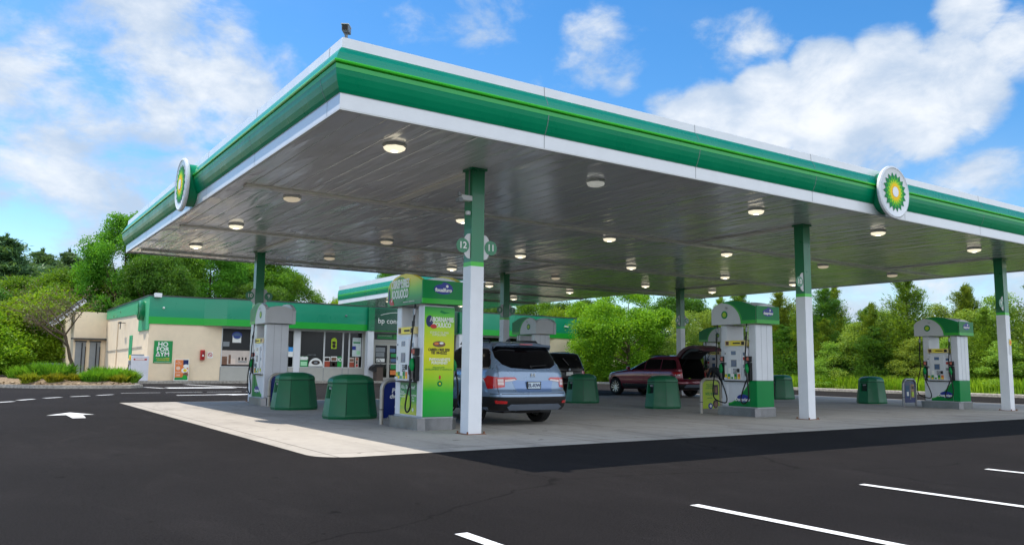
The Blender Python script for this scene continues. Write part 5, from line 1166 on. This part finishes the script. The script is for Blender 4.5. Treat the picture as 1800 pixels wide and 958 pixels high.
Rr = [.155, .16, .175, .15, .06, .06, .10, .065, .045, .10, .065, .045, .04, .04, .065, .05, .033, .065, .05, .033]
bd = skin_mesh('body', V, E, Rr, cloth, pn)
bd.data.materials.append(jeans); bd.data.materials.append(skinm)
for p in bd.data.polygons:
    c = p.center
    p.material_index = 1 if c.z < .9 and abs(c.x) < .2 and c.y < .3 else (2 if (c.y > .56 and c.z < .95) or (c.y > .49 and c.z > 1.05 and abs(c.x) < .09) else 0)
m = MB(); T = Matrix.Translation((0, .66, 1.16)) @ Matrix.Rotation(rad(-60), 4, 'X')
def ellip(mb, T, a, b, c, mat, n=20):
    vs, fs = [], []
    for i in range(n+1):
        for j in range(n):
            th, ph = math.pi*i/n, 2*math.pi*j/n; vs.append((a*math.sin(th)*math.cos(ph), b*math.sin(th)*math.sin(ph)*(1-.12*math.cos(th)), c*math.cos(th)))
    for i in range(n):
        for j in range(n): fs.append((i*n+j, i*n+(j+1) % n, (i+1)*n+(j+1) % n, (i+1)*n+j))
    mb.add(vs, fs, mat, True, T)
ellip(m, T, .078, .098, .115, skinm); m.tube([T @ Vector((0, .09, .0)), T @ Vector((0, .125, -.02)), T @ Vector((0, .09, -.035))], [.012, .018, .01], skinm, 8)
for sx in (-1, 1): ellip(m, T @ Matrix.Translation((sx*.033, .088, .015)), .012, .008, .009, wprint, 8); ellip(m, T @ Matrix.Translation((sx*.08, 0, 0)), .01, .02, .03, skinm, 8)
ellip(m, T @ Matrix.Translation((0, .085, -.055)), .028, .01, .008, redp, 8); m.build('head', pn)
m = MB(); ellip(m, T @ Matrix.Translation((0, -.02, .03)), .088, .098, .108, hair); m.build('hair', pn)
for sx in (-1, 1):
    m = MB(); hb_ = Vector((sx*.20, .68, .76)); m.tube([hb_, hb_+Vector((0, .05, -.03)), hb_+Vector((0, .09, -.05))], [.028, .04, .036], skinm, 8)
    for k in range(4): q = hb_+Vector((-.028+.019*k, .09, -.05)); m.tube([q, q+Vector((0, .035, -.012)), q+Vector((0, .05+.008*(k in (1, 2)), -.04))], [.0095, .009, .007], skinm, 6)
    q = hb_+Vector((-sx*.035, .04, -.03)); m.tube([q, q+Vector((-sx*.02, .03, -.02)), q+Vector((-sx*.01, .055, -.035))], [.012, .011, .008], skinm, 6); m.build('hand', pn)
for sx in (-1, 1):
    m = MB(); ellip(m, Matrix.Translation((sx*.12, .06, .045)), .05, .14, .045, black, 12); m.build('shoe', pn)

# ------------------------------------------------------------------ trees, grass, planting
def leafmat(name, c1, c2, trans=.35, rough=.5):
    m = bpy.data.materials.new(name); m.use_nodes = True; nt = m.node_tree; N = nt.nodes; L = nt.links; b = N['Principled BSDF']; out = N['Material Output']
    g_ = N.new('ShaderNodeNewGeometry'); tc = N.new('ShaderNodeTexCoord'); oi = N.new('ShaderNodeObjectInfo')
    n = N.new('ShaderNodeTexNoise'); n.inputs['Scale'].default_value = .55; n.inputs['Detail'].default_value = 3; L.new(tc.outputs['Object'], n.inputs['Vector'])
    mx = N.new('ShaderNodeMath'); mx.operation = 'MULTIPLY_ADD'; L.new(g_.outputs['Random Per Island'], mx.inputs[0]); mx.inputs[1].default_value = .6
    s2 = N.new('ShaderNodeMath'); s2.operation = 'MULTIPLY_ADD'; L.new(n.outputs[0], s2.inputs[0]); s2.inputs[1].default_value = 1.2; s2.inputs[2].default_value = -.42; L.new(s2.outputs[0], mx.inputs[2])
    mix = N.new('ShaderNodeMix'); mix.data_type = 'RGBA'; mix.clamp_factor = True; L.new(mx.outputs[0], mix.inputs[0]); mix.inputs[6].default_value = (*c1, 1); mix.inputs[7].default_value = (*c2, 1)
    hs = N.new('ShaderNodeHueSaturation'); L.new(mix.outputs[2], hs.inputs['Color']); r = N.new('ShaderNodeMapRange'); L.new(oi.outputs['Random'], r.inputs[0]); r.inputs[3].default_value = .85; r.inputs[4].default_value = 1.15; L.new(r.outputs[0], hs.inputs['Value'])
    r2 = N.new('ShaderNodeMapRange'); L.new(oi.outputs['Random'], r2.inputs[0]); r2.inputs[3].default_value = .485; r2.inputs[4].default_value = .515; L.new(r2.outputs[0], hs.inputs['Hue'])
    L.new(hs.outputs[0], b.inputs['Base Color']); b.inputs['Roughness'].default_value = rough; b.inputs['Specular IOR Level'].default_value = .12
    t = N.new('ShaderNodeBsdfTranslucent'); sc = N.new('ShaderNodeVectorMath'); sc.operation = 'MULTIPLY'; sc.inputs[1].default_value = (1.5, 1.35, .5); L.new(hs.outputs[0], sc.inputs[0]); L.new(sc.outputs[0], t.inputs[0])
    ms = N.new('ShaderNodeMixShader'); ms.inputs[0].default_value = trans; L.new(b.outputs[0], ms.inputs[1]); L.new(t.outputs[0], ms.inputs[2]); L.new(ms.outputs[0], out.inputs[0]); return m
def unit(v): return v/np.maximum(np.linalg.norm(v, axis=1, keepdims=True), 1e-9)
def leaf_quads(P, ln, wd, rs, up=.5, axis=None):
    n = len(P); nn = unit(rs.normal(size=(n, 3))+np.array([0, 0, up]))
    a = unit(np.cross(nn, rs.normal(size=(n, 3)))) if axis is None else unit(axis); b = unit(np.cross(nn, a))
    l = (ln*rs.uniform(.6, 1.3, n))[:, None]/2; w = (wd*rs.uniform(.6, 1.3, n))[:, None]/2
    V = np.stack([P-a*l, P+b*w, P+a*l, P-b*w], 1).reshape(-1, 3); F = np.arange(4*n).reshape(n, 4); return V, F
def broadleaf(name, seed, h, r, zb, K, per, leaf, mat, shape='egg', cr=.24, trunk_r=.16, loose=.7):
    rs = np.random.RandomState(seed); rnd = random.Random(seed); cen = []
    while len(cen) < K:
        z = rs.uniform(0, 1); rr = {'egg': math.sin(math.pi*min(1, (z*.86+.10)))**.6, 'round': math.sqrt(max(0, 1-(2*z-1)**2))*1.0, 'cone': (1-z)**.7*1.05}[shape]
        rr = max(.12, rr)*(.8+.35*rs.rand()); a = rs.uniform(0, 2*math.pi); q = rs.uniform(.45, 1)**.5*rr*r
        cen.append((q*math.cos(a), q*math.sin(a), zb+z*(h-zb)*.97+rs.normal()*.1))
    cen = np.array(cen); rad_ = r*cr*rs.uniform(.65, 1.35, K); P = []
    for c, q in zip(cen, rad_):
        k = int(per*(q/(r*cr))**1.6); d = unit(rs.normal(size=(k, 3))); d[:, 2] *= .75
        f = rs.uniform(0, 1, k)**.45*(1+.25*rs.rand(k)*(rs.rand(k) < loose)*2)
        p = c+d*(q*f)[:, None]; p[:, 2] -= (f**2)*q*.15; P.append(p)
    P = np.concatenate(P); P = P[P[:, 2] > .05]
    V, F = leaf_quads(P, leaf, leaf*.62, rs)
    t = thing(name, 'x', 'tree'); npmesh('crown', V, F, [mat], parent=t)
    m = MB(); m.tube([(0, 0, -.2), (.03, .02, h*.3), (-.04, .03, h*.6), (.02, 0, h*.88)], [trunk_r, trunk_r*.8, trunk_r*.5, trunk_r*.12], bark, 9)
    for i in range(min(K, 22)):
        c = cen[i]; z0 = max(h*.12, c[2]*.55); m.tube([(0, 0, z0), (c[0]*.5, c[1]*.5, z0+(c[2]-z0)*.45), tuple(c)], [trunk_r*.35, trunk_r*.2, trunk_r*.05], bark, 5)
    m.build('trunk', t); return t
def conifer(name, seed, h, r, mat, nb=85, ntuft=7, per=42, needle=.2, rise=.45, airy=.25, zb=.03):
    rs = np.random.RandomState(seed); P, A = [], []; m = MB(); m.tube([(0, 0, -.2), (.02, 0, h*.5), (0, .01, h)], [.02*h, .012*h, .004*h], bark, 8)
    for i in range(nb):
        f = (i+rs.rand())/nb; z = h*(zb+f*(.98-zb)); L = r*((1-f)**.75*.95+.06)*rs.uniform(.6, 1.25); a = rs.uniform(0, 2*math.pi); e = rise*rs.uniform(.5, 1.4)+.5*f*rise
        d = np.array([math.cos(a), math.sin(a), math.tan(e)*.8]); tip = np.array([0, 0, z])+d*L
        m.tube([(0, 0, z), tuple(np.array([0, 0, z])+d*L*.5-np.array([0, 0, .04*L])), tuple(tip)], [.012*h*(1-f)*.5+.006, .01, .004], bark, 4, cap=False)
        for k in range(ntuft):
            u = .2+.8*(k+rs.rand())/ntuft; c = np.array([0, 0, z])+d*L*u; n = int(per*(.6+.6*rs.rand())*min(1.3, .3+1.1*L/r)); sp_ = L*(.16+airy*rs.rand()*.5)+.04
            p = c+rs.normal(size=(n, 3))*np.array([sp_, sp_, sp_*.5]); P.append(p); A.append(unit(rs.normal(size=(n, 3))*.6+np.array([d[0], d[1], .7])))
    n = 120; P.append(np.c_[rs.normal(size=n)*.05, rs.normal(size=n)*.05, h*(.86+.16*rs.rand(n))]); A.append(unit(rs.normal(size=(n, 3))*.4+np.array([0, 0, 1])))
    P, A = np.concatenate(P), np.concatenate(A); V, F = leaf_quads(P, needle, needle*.2, rs, axis=A)
    t = thing(name, 'x', 'tree'); npmesh('crown', V, F, [mat], parent=t); m.build('trunk', t); return t
Lb = leafmat('bright leaves', (0.055, 0.15, 0.010), (0.30, 0.48, 0.03)); Lm = leafmat('mid green leaves', (0.05, 0.15, 0.018), (0.19, 0.39, 0.035)); Ld = leafmat('dark green leaves', (0.03, 0.095, 0.015), (0.12, 0.26, 0.035))
Lp = leafmat('pale green leaves', (0.10, 0.21, 0.03), (0.38, 0.52, 0.09)); Ly = leafmat('yellow green leaves', (0.075, 0.19, 0.012), (0.33, 0.47, 0.03)); Lf = leafmat('juniper needles', (0.06, 0.13, 0.016), (0.27, 0.38, 0.04), .3); Lk = leafmat('dark pine needles', (0.05, 0.12, 0.055), (0.17, 0.28, 0.12), .25)
PROTO = {}
def get(kind):
    if kind in PROTO: return PROTO[kind]
    k, s = kind[:-1], int(kind[-1])
    spec = {'tall': lambda: (broadleaf('broadleaf_tree', 11+s, 14, 4.6, .6, 160, 600, .20, Lm, 'egg', .22, .22), 14, 9.2),
            'leaf': lambda: (broadleaf('broadleaf_tree', 21+s, 11, 4.2, .6, 95, 600, .19, Lm if s else Ld, 'egg', .24, .2), 11, 8.4),
            'bush': lambda: (broadleaf('bushy_tree', 31+s, 4.5, 2.6, .1, 66, 420, .145, Ly if s else Lb, 'egg', .27, .07), 4.5, 5.2),
            'maple': lambda: (broadleaf('maple_tree', 41+s, 7.0, 3.6, .4, 88, 800, .145, Lb, 'egg', .20, .14), 7.0, 7.2),
            'pale': lambda: (broadleaf('young_tree', 51+s, 5.5, 1.9, .1, 80, 240, .10, Lp, 'cone', .21 if s else .26, .05, 1.0), 5.5, 3.8),
            'fir': lambda: (conifer('juniper_tree', 61+s, 6.5, 2.1, Lf, 74, 7, 44, .24, .6, .12), 6.5, 4.2),
            'dark': lambda: (conifer('juniper_tree', 71+s, 6.5, 2.2, Ld, 70, 8, 42, .2, .45), 6.5, 4.4),
            'pine': lambda: (conifer('pine_tree', 81+s, 14, 4.0, Lk, 90, 9, 60, .55, .22, .35, .25), 14, 8)}[k]()
    PROTO[kind] = [spec[0], spec[1], spec[2], False]; return PROTO[kind]
def plant_tree(kind, x, y, top, w, label, group):
    p = get(kind); o = p[0] if not p[3] else copy_tree(p[0]); p[3] = True
    o.location = (x, y, .05); o.scale = (w/p[2], w/p[2], (top-.05)/p[1]); o.rotation_euler = (0, 0, (x*7.3+y*3.1) % 6.28); o['label'] = label; o['group'] = group
GL = 'trees beyond the shop and planter'; GR = 'trees along the right hand verge'
trees = [
 ('pine0', -1.4, 94.2, 15.0, 13, 'dark pine at the left edge of the photo'), ('pine1', -5.5, 92, 13.6, 12, 'dark pine just past the left frame edge'), ('pine1', 3.0, 109, 15.4, 13, 'dark distant pine second from the left against the sky'), ('pine0', 6.3, 112, 16.0, 12, 'dark distant pine third from the left against the sky'), ('pine1', 9.7, 114, 16.4, 12, 'dark distant pine just left of the tall bright green tree'),
 ('bush0', -0.4, 70.0, 6.3, 9.0, 'yellow green bushy tree behind the guard rail on the left'), ('bush1', -4.0, 66.5, 5.2, 8.0, 'yellow green bushy tree at the far left edge behind the guard rail'), ('bush1', 2.2, 75.0, 7.3, 8.5, 'yellow green tree behind the bare planter tree'), ('bush0', -6.5, 74.0, 6.6, 9.0, 'bushy tree outside the left edge'),
 ('leaf1', 4.0, 81, 10.2, 10, 'mid green tree above the bare planter tree'), ('leaf1', .4, 85.5, 9.6, 10, 'mid green tree rising behind the yellow green bushes'), ('leaf0', 7.4, 84, 10.9, 8, 'dark green tree behind the shop back yard'), ('leaf0', -5, 82, 9.0, 10, 'dark green tree behind the left bushes'),
 ('tall0', 8.4, 77.6, 16.4, 8.6, 'tall bright green tree left of the canopy end'), ('leaf1', 12.6, 78, 14.2, 9, 'green tree behind the shop roof below the canopy corner'), ('tall1', 17.0, 79, 14.6, 9, 'dark green tree behind the shop roof, left of the first column'), ('leaf0', 10.4, 72, 11.6, 7.5, 'darker tree just above the shop corner'),
 ('tall0', 22.4, 81.5, 14.6, 10, 'broad green tree right of the left column'), ('leaf1', 27.0, 82, 11.6, 7, 'green tree tapering towards the gap of sky'), ('bush1', 31.6, 79.0, 8.6, 5.0, 'small tree seen in the sky gap left of the link canopy'), ('leaf0', 21.0, 74, 9.6, 8, 'tree close behind the shop roof right of the left column'), ('leaf1', 39.6, 82, 13.6, 5.0, 'green tree top showing over the link canopy'),
 ('leaf0', 45.5, 70.2, 9.0, 9, 'dark green tree behind the right end of the shop'), ('leaf1', 48.5, 62.8, 8.4, 8.5, 'green tree over the right end of the shop roof'), ('leaf0', 49.5, 56.5, 8.3, 8, 'dark green tree between the shop and the maple'), ('bush1', 43.6, 51.0, 6.6, 6.0, 'yellowish tree close to the right end of the shop'),
 ('maple0', 38.8, 36.6, 7.3, 8.2, 'large bright green tree behind the front of the maroon SUV'), ('maple1', 41.6, 44.0, 6.9, 7.5, 'bright green tree just right of the shop wall'), ('pale0', 40.2, 32.0, 5.4, 4.4, 'pale green young tree left of the far middle column'),
 ('pale1', 44.5, 34.0, 6.0, 4.6, 'pale young tree right of the far middle column'), ('fir0', 47.1, 34.6, 7.0, 3.4, 'slender juniper in the sky gap right of the far middle column'), ('fir1', 42.6, 28.7, 6.9, 3.9, 'juniper behind the middle pump header'), ('fir0', 42.6, 25.2, 6.6, 3.7, 'juniper just right of the middle pump'), ('dark0', 42.0, 21.2, 6.6, 4.9, 'dark juniper right of the second white column'), ('pale0', 44.5, 25.1, 5.8, 4.6, 'pale tree behind the second white column'), ('pale1', 41.0, 18.3, 4.3, 4.4, 'low pale green tree left of the tall thin juniper'),
 ('pale0', 43.0, 17.9, 5.0, 4.6, 'pale green tree beside the tall thin juniper'), ('fir1', 42.0, 15.7, 6.9, 3.8, 'tall thin topped juniper in the middle of the right hand verge'), ('pale1', 40.6, 14.6, 3.2, 3.7, 'low yellow green bush under the tall juniper'), ('pale1', 44.2, 15.0, 5.4, 4.4, 'pale tree right behind the tall juniper'), ('fir0', 45.3, 14.0, 6.3, 3.2, 'juniper behind the header of the right pump'), ('pale0', 41.8, 12.2, 4.6, 4.2, 'pale tree behind the right pump'), ('pale1', 43.8, 11.4, 5.8, 4.6, 'pale green tree between the right pump and the last column'),
 ('fir0', 42.8, 8.6, 6.6, 4.6, 'juniper at the right edge behind the last column'), ('pale0', 40.5, 12.4, 3.1, 3.6, 'low green bush behind the right pump'), ('dark0', 41.2, 24.0, 4.2, 4.2, 'low dark juniper right of the middle pump'), ('pale1', 40.4, 9.6, 3.0, 3.6, 'low bush left of the last column'), ('dark1', 43.6, 6.6, 5.8, 4.4, 'dark juniper at the right frame edge'), ('fir1', 46, 5.0, 6.6, 4.5, 'juniper beyond the right frame edge'), ('dark1', 44.6, 20.0, 5.2, 4.6, 'dark juniper behind the low pale trees'),
 ('pale0', 40.0, 19.4, 2.9, 3.6, 'low bush left of the single green bin'), ('dark1', 40.4, 17.0, 3.8, 3.6, 'low dark juniper above the single green bin'), ('pale1', 40.6, 27.6, 3.2, 3.7, 'yellow green bush behind the middle pump'), ('pale0', 42.2, 31.6, 3.2, 4.2, 'low bush behind the maroon SUV tailgate'), ('pale1', 45.5, 29.5, 3.9, 4.2, 'bush behind the middle pump columns'), ('dark0', 41.0, 6.0, 4.0, 4.0, 'low dark juniper below the right frame edge tree'),
 ('leaf0', 52, 44, 8, 9, 'dark tree behind the bright maple'), ('leaf0', 53, 30, 5.6, 9, 'dark low tree far behind the middle junipers'), ('leaf0', 52, 20, 4.8, 9, 'dark low tree far behind the right junipers'), ('leaf1', 52, 10, 4.6, 9, 'low tree far behind the right pump'),
 ('fir1', 40.9, 20.6, 4.4, 2.6, 'small juniper between the second column and the single bin'), ('fir0', 41.2, 17.6, 5.2, 2.8, 'narrow juniper left of the tall thin topped one'), ('fir1', 43.2, 12.9, 6.0, 3.0, 'narrow juniper right behind the right pump'), ('fir0', 41.0, 10.8, 4.6, 2.6, 'small juniper left of the last white column'), ('fir1', 41.4, 30.2, 5.2, 2.8, 'small juniper behind the raised tailgate'), ('fir0', 41.6, 22.8, 5.4, 3.0, 'narrow juniper immediately right of the middle pump'), ('fir1', 44.6, 22.4, 6.9, 3.0, 'tall narrow juniper in the sky gap right of the middle pump')]
for k, x, y, top, w, lb in trees: plant_tree(k, x, y, top, w, lb, GL if (x < 36 or y > 50) else GR)

# tall grass on the verge
def blades(n, fx, hmin, hmax, seed, width=.03, lean=.35):
    rs = np.random.RandomState(seed); B = fx(rs, n); h = rs.uniform(hmin, hmax, n); a = rs.uniform(0, 2*math.pi, n); d = np.c_[np.cos(a), np.sin(a), np.zeros(n)]
    b2 = rs.uniform(0, 2*math.pi, n); s = np.c_[np.cos(b2), np.sin(b2), np.zeros(n)]*width/2; up = np.array([0, 0, 1.])
    k = (rs.rand(n)*lean)[:, None]; h = h[:, None]
    m_ = B+up*h*.55+d*h*k*.35; t_ = B+up*h*(1-k*.3)+d*h*k
    V = np.stack([B-s, B+s, m_+s*.8, t_, m_-s*.8], 1).reshape(-1, 3); i = np.arange(n)*5
    return V, np.stack([i, i+1, i+2, i+3, i+4], 1)
def kx(y): return np.interp(y, [-40, 20, 30, 37, 60], [38.6, 38.6, 38.1, 36.4, 36.8])
Lg = leafmat('verge grass', (0.14, 0.30, 0.02), (0.45, 0.60, 0.05), .45)
def fverge(rs, n):
    y = rs.uniform(-14, 60, n); x = kx(y)+rs.uniform(0, 1, n)**1.4*3.6+.05; return np.c_[x, y, np.full(n, .12)]
V, F = blades(70000, fverge, .30, .95, 5, .045)
g_ = npmesh('verge_grass', V, F, [Lg]); g_['label'] = 'tall bright green grass along the far kerb below the trees'; g_['category'] = 'grass'; g_['kind'] = 'stuff'
def fbank(rs, n):
    x = rs.uniform(-14, 1.4, n); y = 62.6+(x+40)*.1+rs.uniform(.2, 14, n); return np.c_[x, y, np.full(n, .12)]
V, F = blades(15000, fbank, .15, .5, 6, .06)
g_ = npmesh('bank_grass', V, F, [Lg]); g_['label'] = 'grass on the bank under the guard rail'; g_['category'] = 'grass'; g_['kind'] = 'stuff'

# planter clumps
def clump(seed, n, h, r, mat, width, lean):
    def f(rs, n): a = rs.uniform(0, 6.28, n); q = rs.rand(n)**.6*r*.45; return np.c_[q*np.cos(a), q*np.sin(a), np.zeros(n)]
    V, F = blades(n, f, h*.45, h, seed, width, lean); return npmesh('ornamental_grass', V, F, [mat])
Lg2 = leafmat('fresh clump grass', (0.078, 0.232, 0.019), (0.264, 0.500, 0.046), .4); Lg3 = leafmat('yellow clump grass', (.14, .18, .015), (.36, .38, .04), .4)
c_tall = clump(1, 1300, .92, 1.1, Lg2, .035, .8); c_low = clump(2, 800, .55, .7, Lg3, .035, 1.1); c_mid = clump(3, 1100, .8, .9, Lg2, .035, .9)
seen = set()
for src, x, y, s, lb in ((c_tall, -1.0, 34.3, 1.25, 'tall fresh green grass clump left of the planter tree'), (c_tall, -.3, 35.2, 1.2, 'tall green grass clump close to the planter tree trunk'), (c_tall, -1.9, 35.0, 1.0, 'green grass clump at the left of the planter behind the tall ones'), (c_low, -1.7, 33.0, 1.0, 'low yellow grass tuft at the left end of the planter'), (c_low, -.7, 32.4, 1.05, 'low yellow grass tuft in front of the tall clump'),
        (c_low, .15, 32.6, 1.0, 'yellow grass tuft at the front middle of the planter'), (c_mid, .75, 32.3, .9, 'rounded green clump left of the trunk foot at the front'), (c_mid, 1.15, 32.5, .75, 'small green clump right of the front middle'), (c_tall, 1.5, 34.6, 1.0, 'tall grass clump right of the planter tree'), (c_tall, 2.2, 34.4, .95, 'second tall grass clump right of the planter tree'), (c_mid, 1.7, 33.2, .9, 'green clump below the right tall grasses'),
        (c_low, 2.0, 32.5, .95, 'dull yellow tuft at the right front of the planter'), (c_mid, 2.55, 33.0, .95, 'dark green clump at the right tip of the planter'), (c_mid, -3.6, 36.0, 1.1, 'green clump at the far left of the planter')):
    o = src if src.name not in seen else src.copy()
    if src.name in seen: COL.objects.link(o)
    seen.add(src.name); o.location = (x, y, .22); o.scale = (s, s, s); o.rotation_euler = (0, 0, x*5); tag(o, lb, 'grass clump', 'grass clumps in the planter')
def fmul(rs, n): return None
# gravel chips on the mulch
rs = np.random.RandomState(9); n = 2600; px_ = rs.uniform(-3.5, 2.9, n); py_ = rs.uniform(31.4, 36, n); ok = []
def inside(x, y, poly):
    c = False; j = len(poly)-1
    for i in range(len(poly)):
        if ((poly[i][1] > y) != (poly[j][1] > y)) and (x < (poly[j][0]-poly[i][0])*(y-poly[i][1])/(poly[j][1]-poly[i][1])+poly[i][0]): c = not c
        j = i
    return c
P = np.array([(x, y, .2) for x, y in zip(px_, py_) if inside(x, y, ins)])
V, F = leaf_quads(P+np.c_[np.zeros(len(P)), np.zeros(len(P)), rs.uniform(-.02, .05, len(P))], .12, .09, rs, up=2.5)
g_ = npmesh('mulch_chips', V, F, [leafmat('wood chips', (.16, .10, .06), (.42, .32, .22), 0, .9)]); g_['kind'] = 'stuff'; g_['label'] = 'pale brown wood chips in the planter'; g_['category'] = 'mulch'

# bare small tree in the planter
def bare_tree():
    t = thing('planter_tree', 'sparse brown twiggy little tree leaning in the kerbed planter', 'tree', (.42, 36.0, .3)); rnd = random.Random(5); m = MB(); tips = []
    def grow(p, d, L, r, lv):
        n = 4; pts = [p]; q = p.copy(); dd = d.copy()
        for i in range(n):
            dd = (dd+Vector((rnd.gauss(0, .14), rnd.gauss(0, .14), rnd.gauss(0, .1)-(.05 if lv > 1 else 0)))).normalized(); q = q+dd*L/n; pts.append(q.copy())
        m.tube(pts, [r*(1-.5*i/n) for i in range(n+1)], bark, 7 if lv < 2 else 4, cap=False)
        if lv >= 4: tips.append(pts[-1]); tips.append(pts[2]); return
        k = {0: 5, 1: 4, 2: 4, 3: 3}[lv]
        for i in range(k):
            s = pts[rnd.choice([2, 3, 4]) if lv else (4 if i < 3 else 3)]; a = rnd.uniform(0, 6.28); sp = Vector((math.cos(a)*1.1, math.sin(a), rnd.uniform(-.1, .75) if lv else rnd.uniform(.25, .7)))
            grow(s, (dd*.55+sp).normalized(), L*rnd.uniform(.5, .85)*(1.25 if lv == 0 else 1), r*.42, lv+1)
    grow(Vector((0, 0, 0)), Vector((.12, 0, 1)), 1.75, .09, 0)
    m.build('trunk', t); P = np.array([tuple(p) for p in tips]); rs = np.random.RandomState(3); P = np.repeat(P, 3, 0)+rs.normal(size=(len(P)*3, 3))*.14
    V, F = leaf_quads(P, .08, .055, rs); npmesh('crown', V, F, [leafmat('brownish sparse leaves', (.07, .06, .03), (.16, .15, .07), .2)], parent=t); return t
bt = bare_tree(); bt.scale = (1.25, 1.25, 1.35)
# guard rail
gr = thing('guard_rail', 'long pale steel guard rail beyond the planter on the left', 'guard rail', (0, 0, 0))
m = MB(); a, b = Vector((-16, 70.6, 0)), Vector((2.6, 66.9, 0)); pr = [(0, .62), (-.05, .66), (-.05, .74), (.02, .80), (.02, .88), (-.05, .94), (-.05, 1.04), (0, 1.10)]
vs = [(p.x, p.y+o_, z) for p in (a, b) for o_, z in pr]+[(p.x, p.y+o_+.02, z) for p in (a, b) for o_, z in pr]; k = len(pr)
m.add(vs, [(i, i+1, k+i+1, k+i) for i in range(k-1)]+[(2*k+i, 2*k+i+1, 3*k+i+1, 3*k+i) for i in range(k-1)]+[(0, k, 3*k, 2*k), (k-1, 2*k-1, 4*k-1, 3*k-1)], M('galvanised rail', (150, 165, 168), .45, .08, 2, metal=.5)); m.build('beam', gr)
for i in range(10):
    p = a.lerp(b, i/9); m = MB(); m.box(p.x-.08, p.y+.05, .1, p.x+.08, p.y+.2, 1.0, greyp); m.build('post', gr)
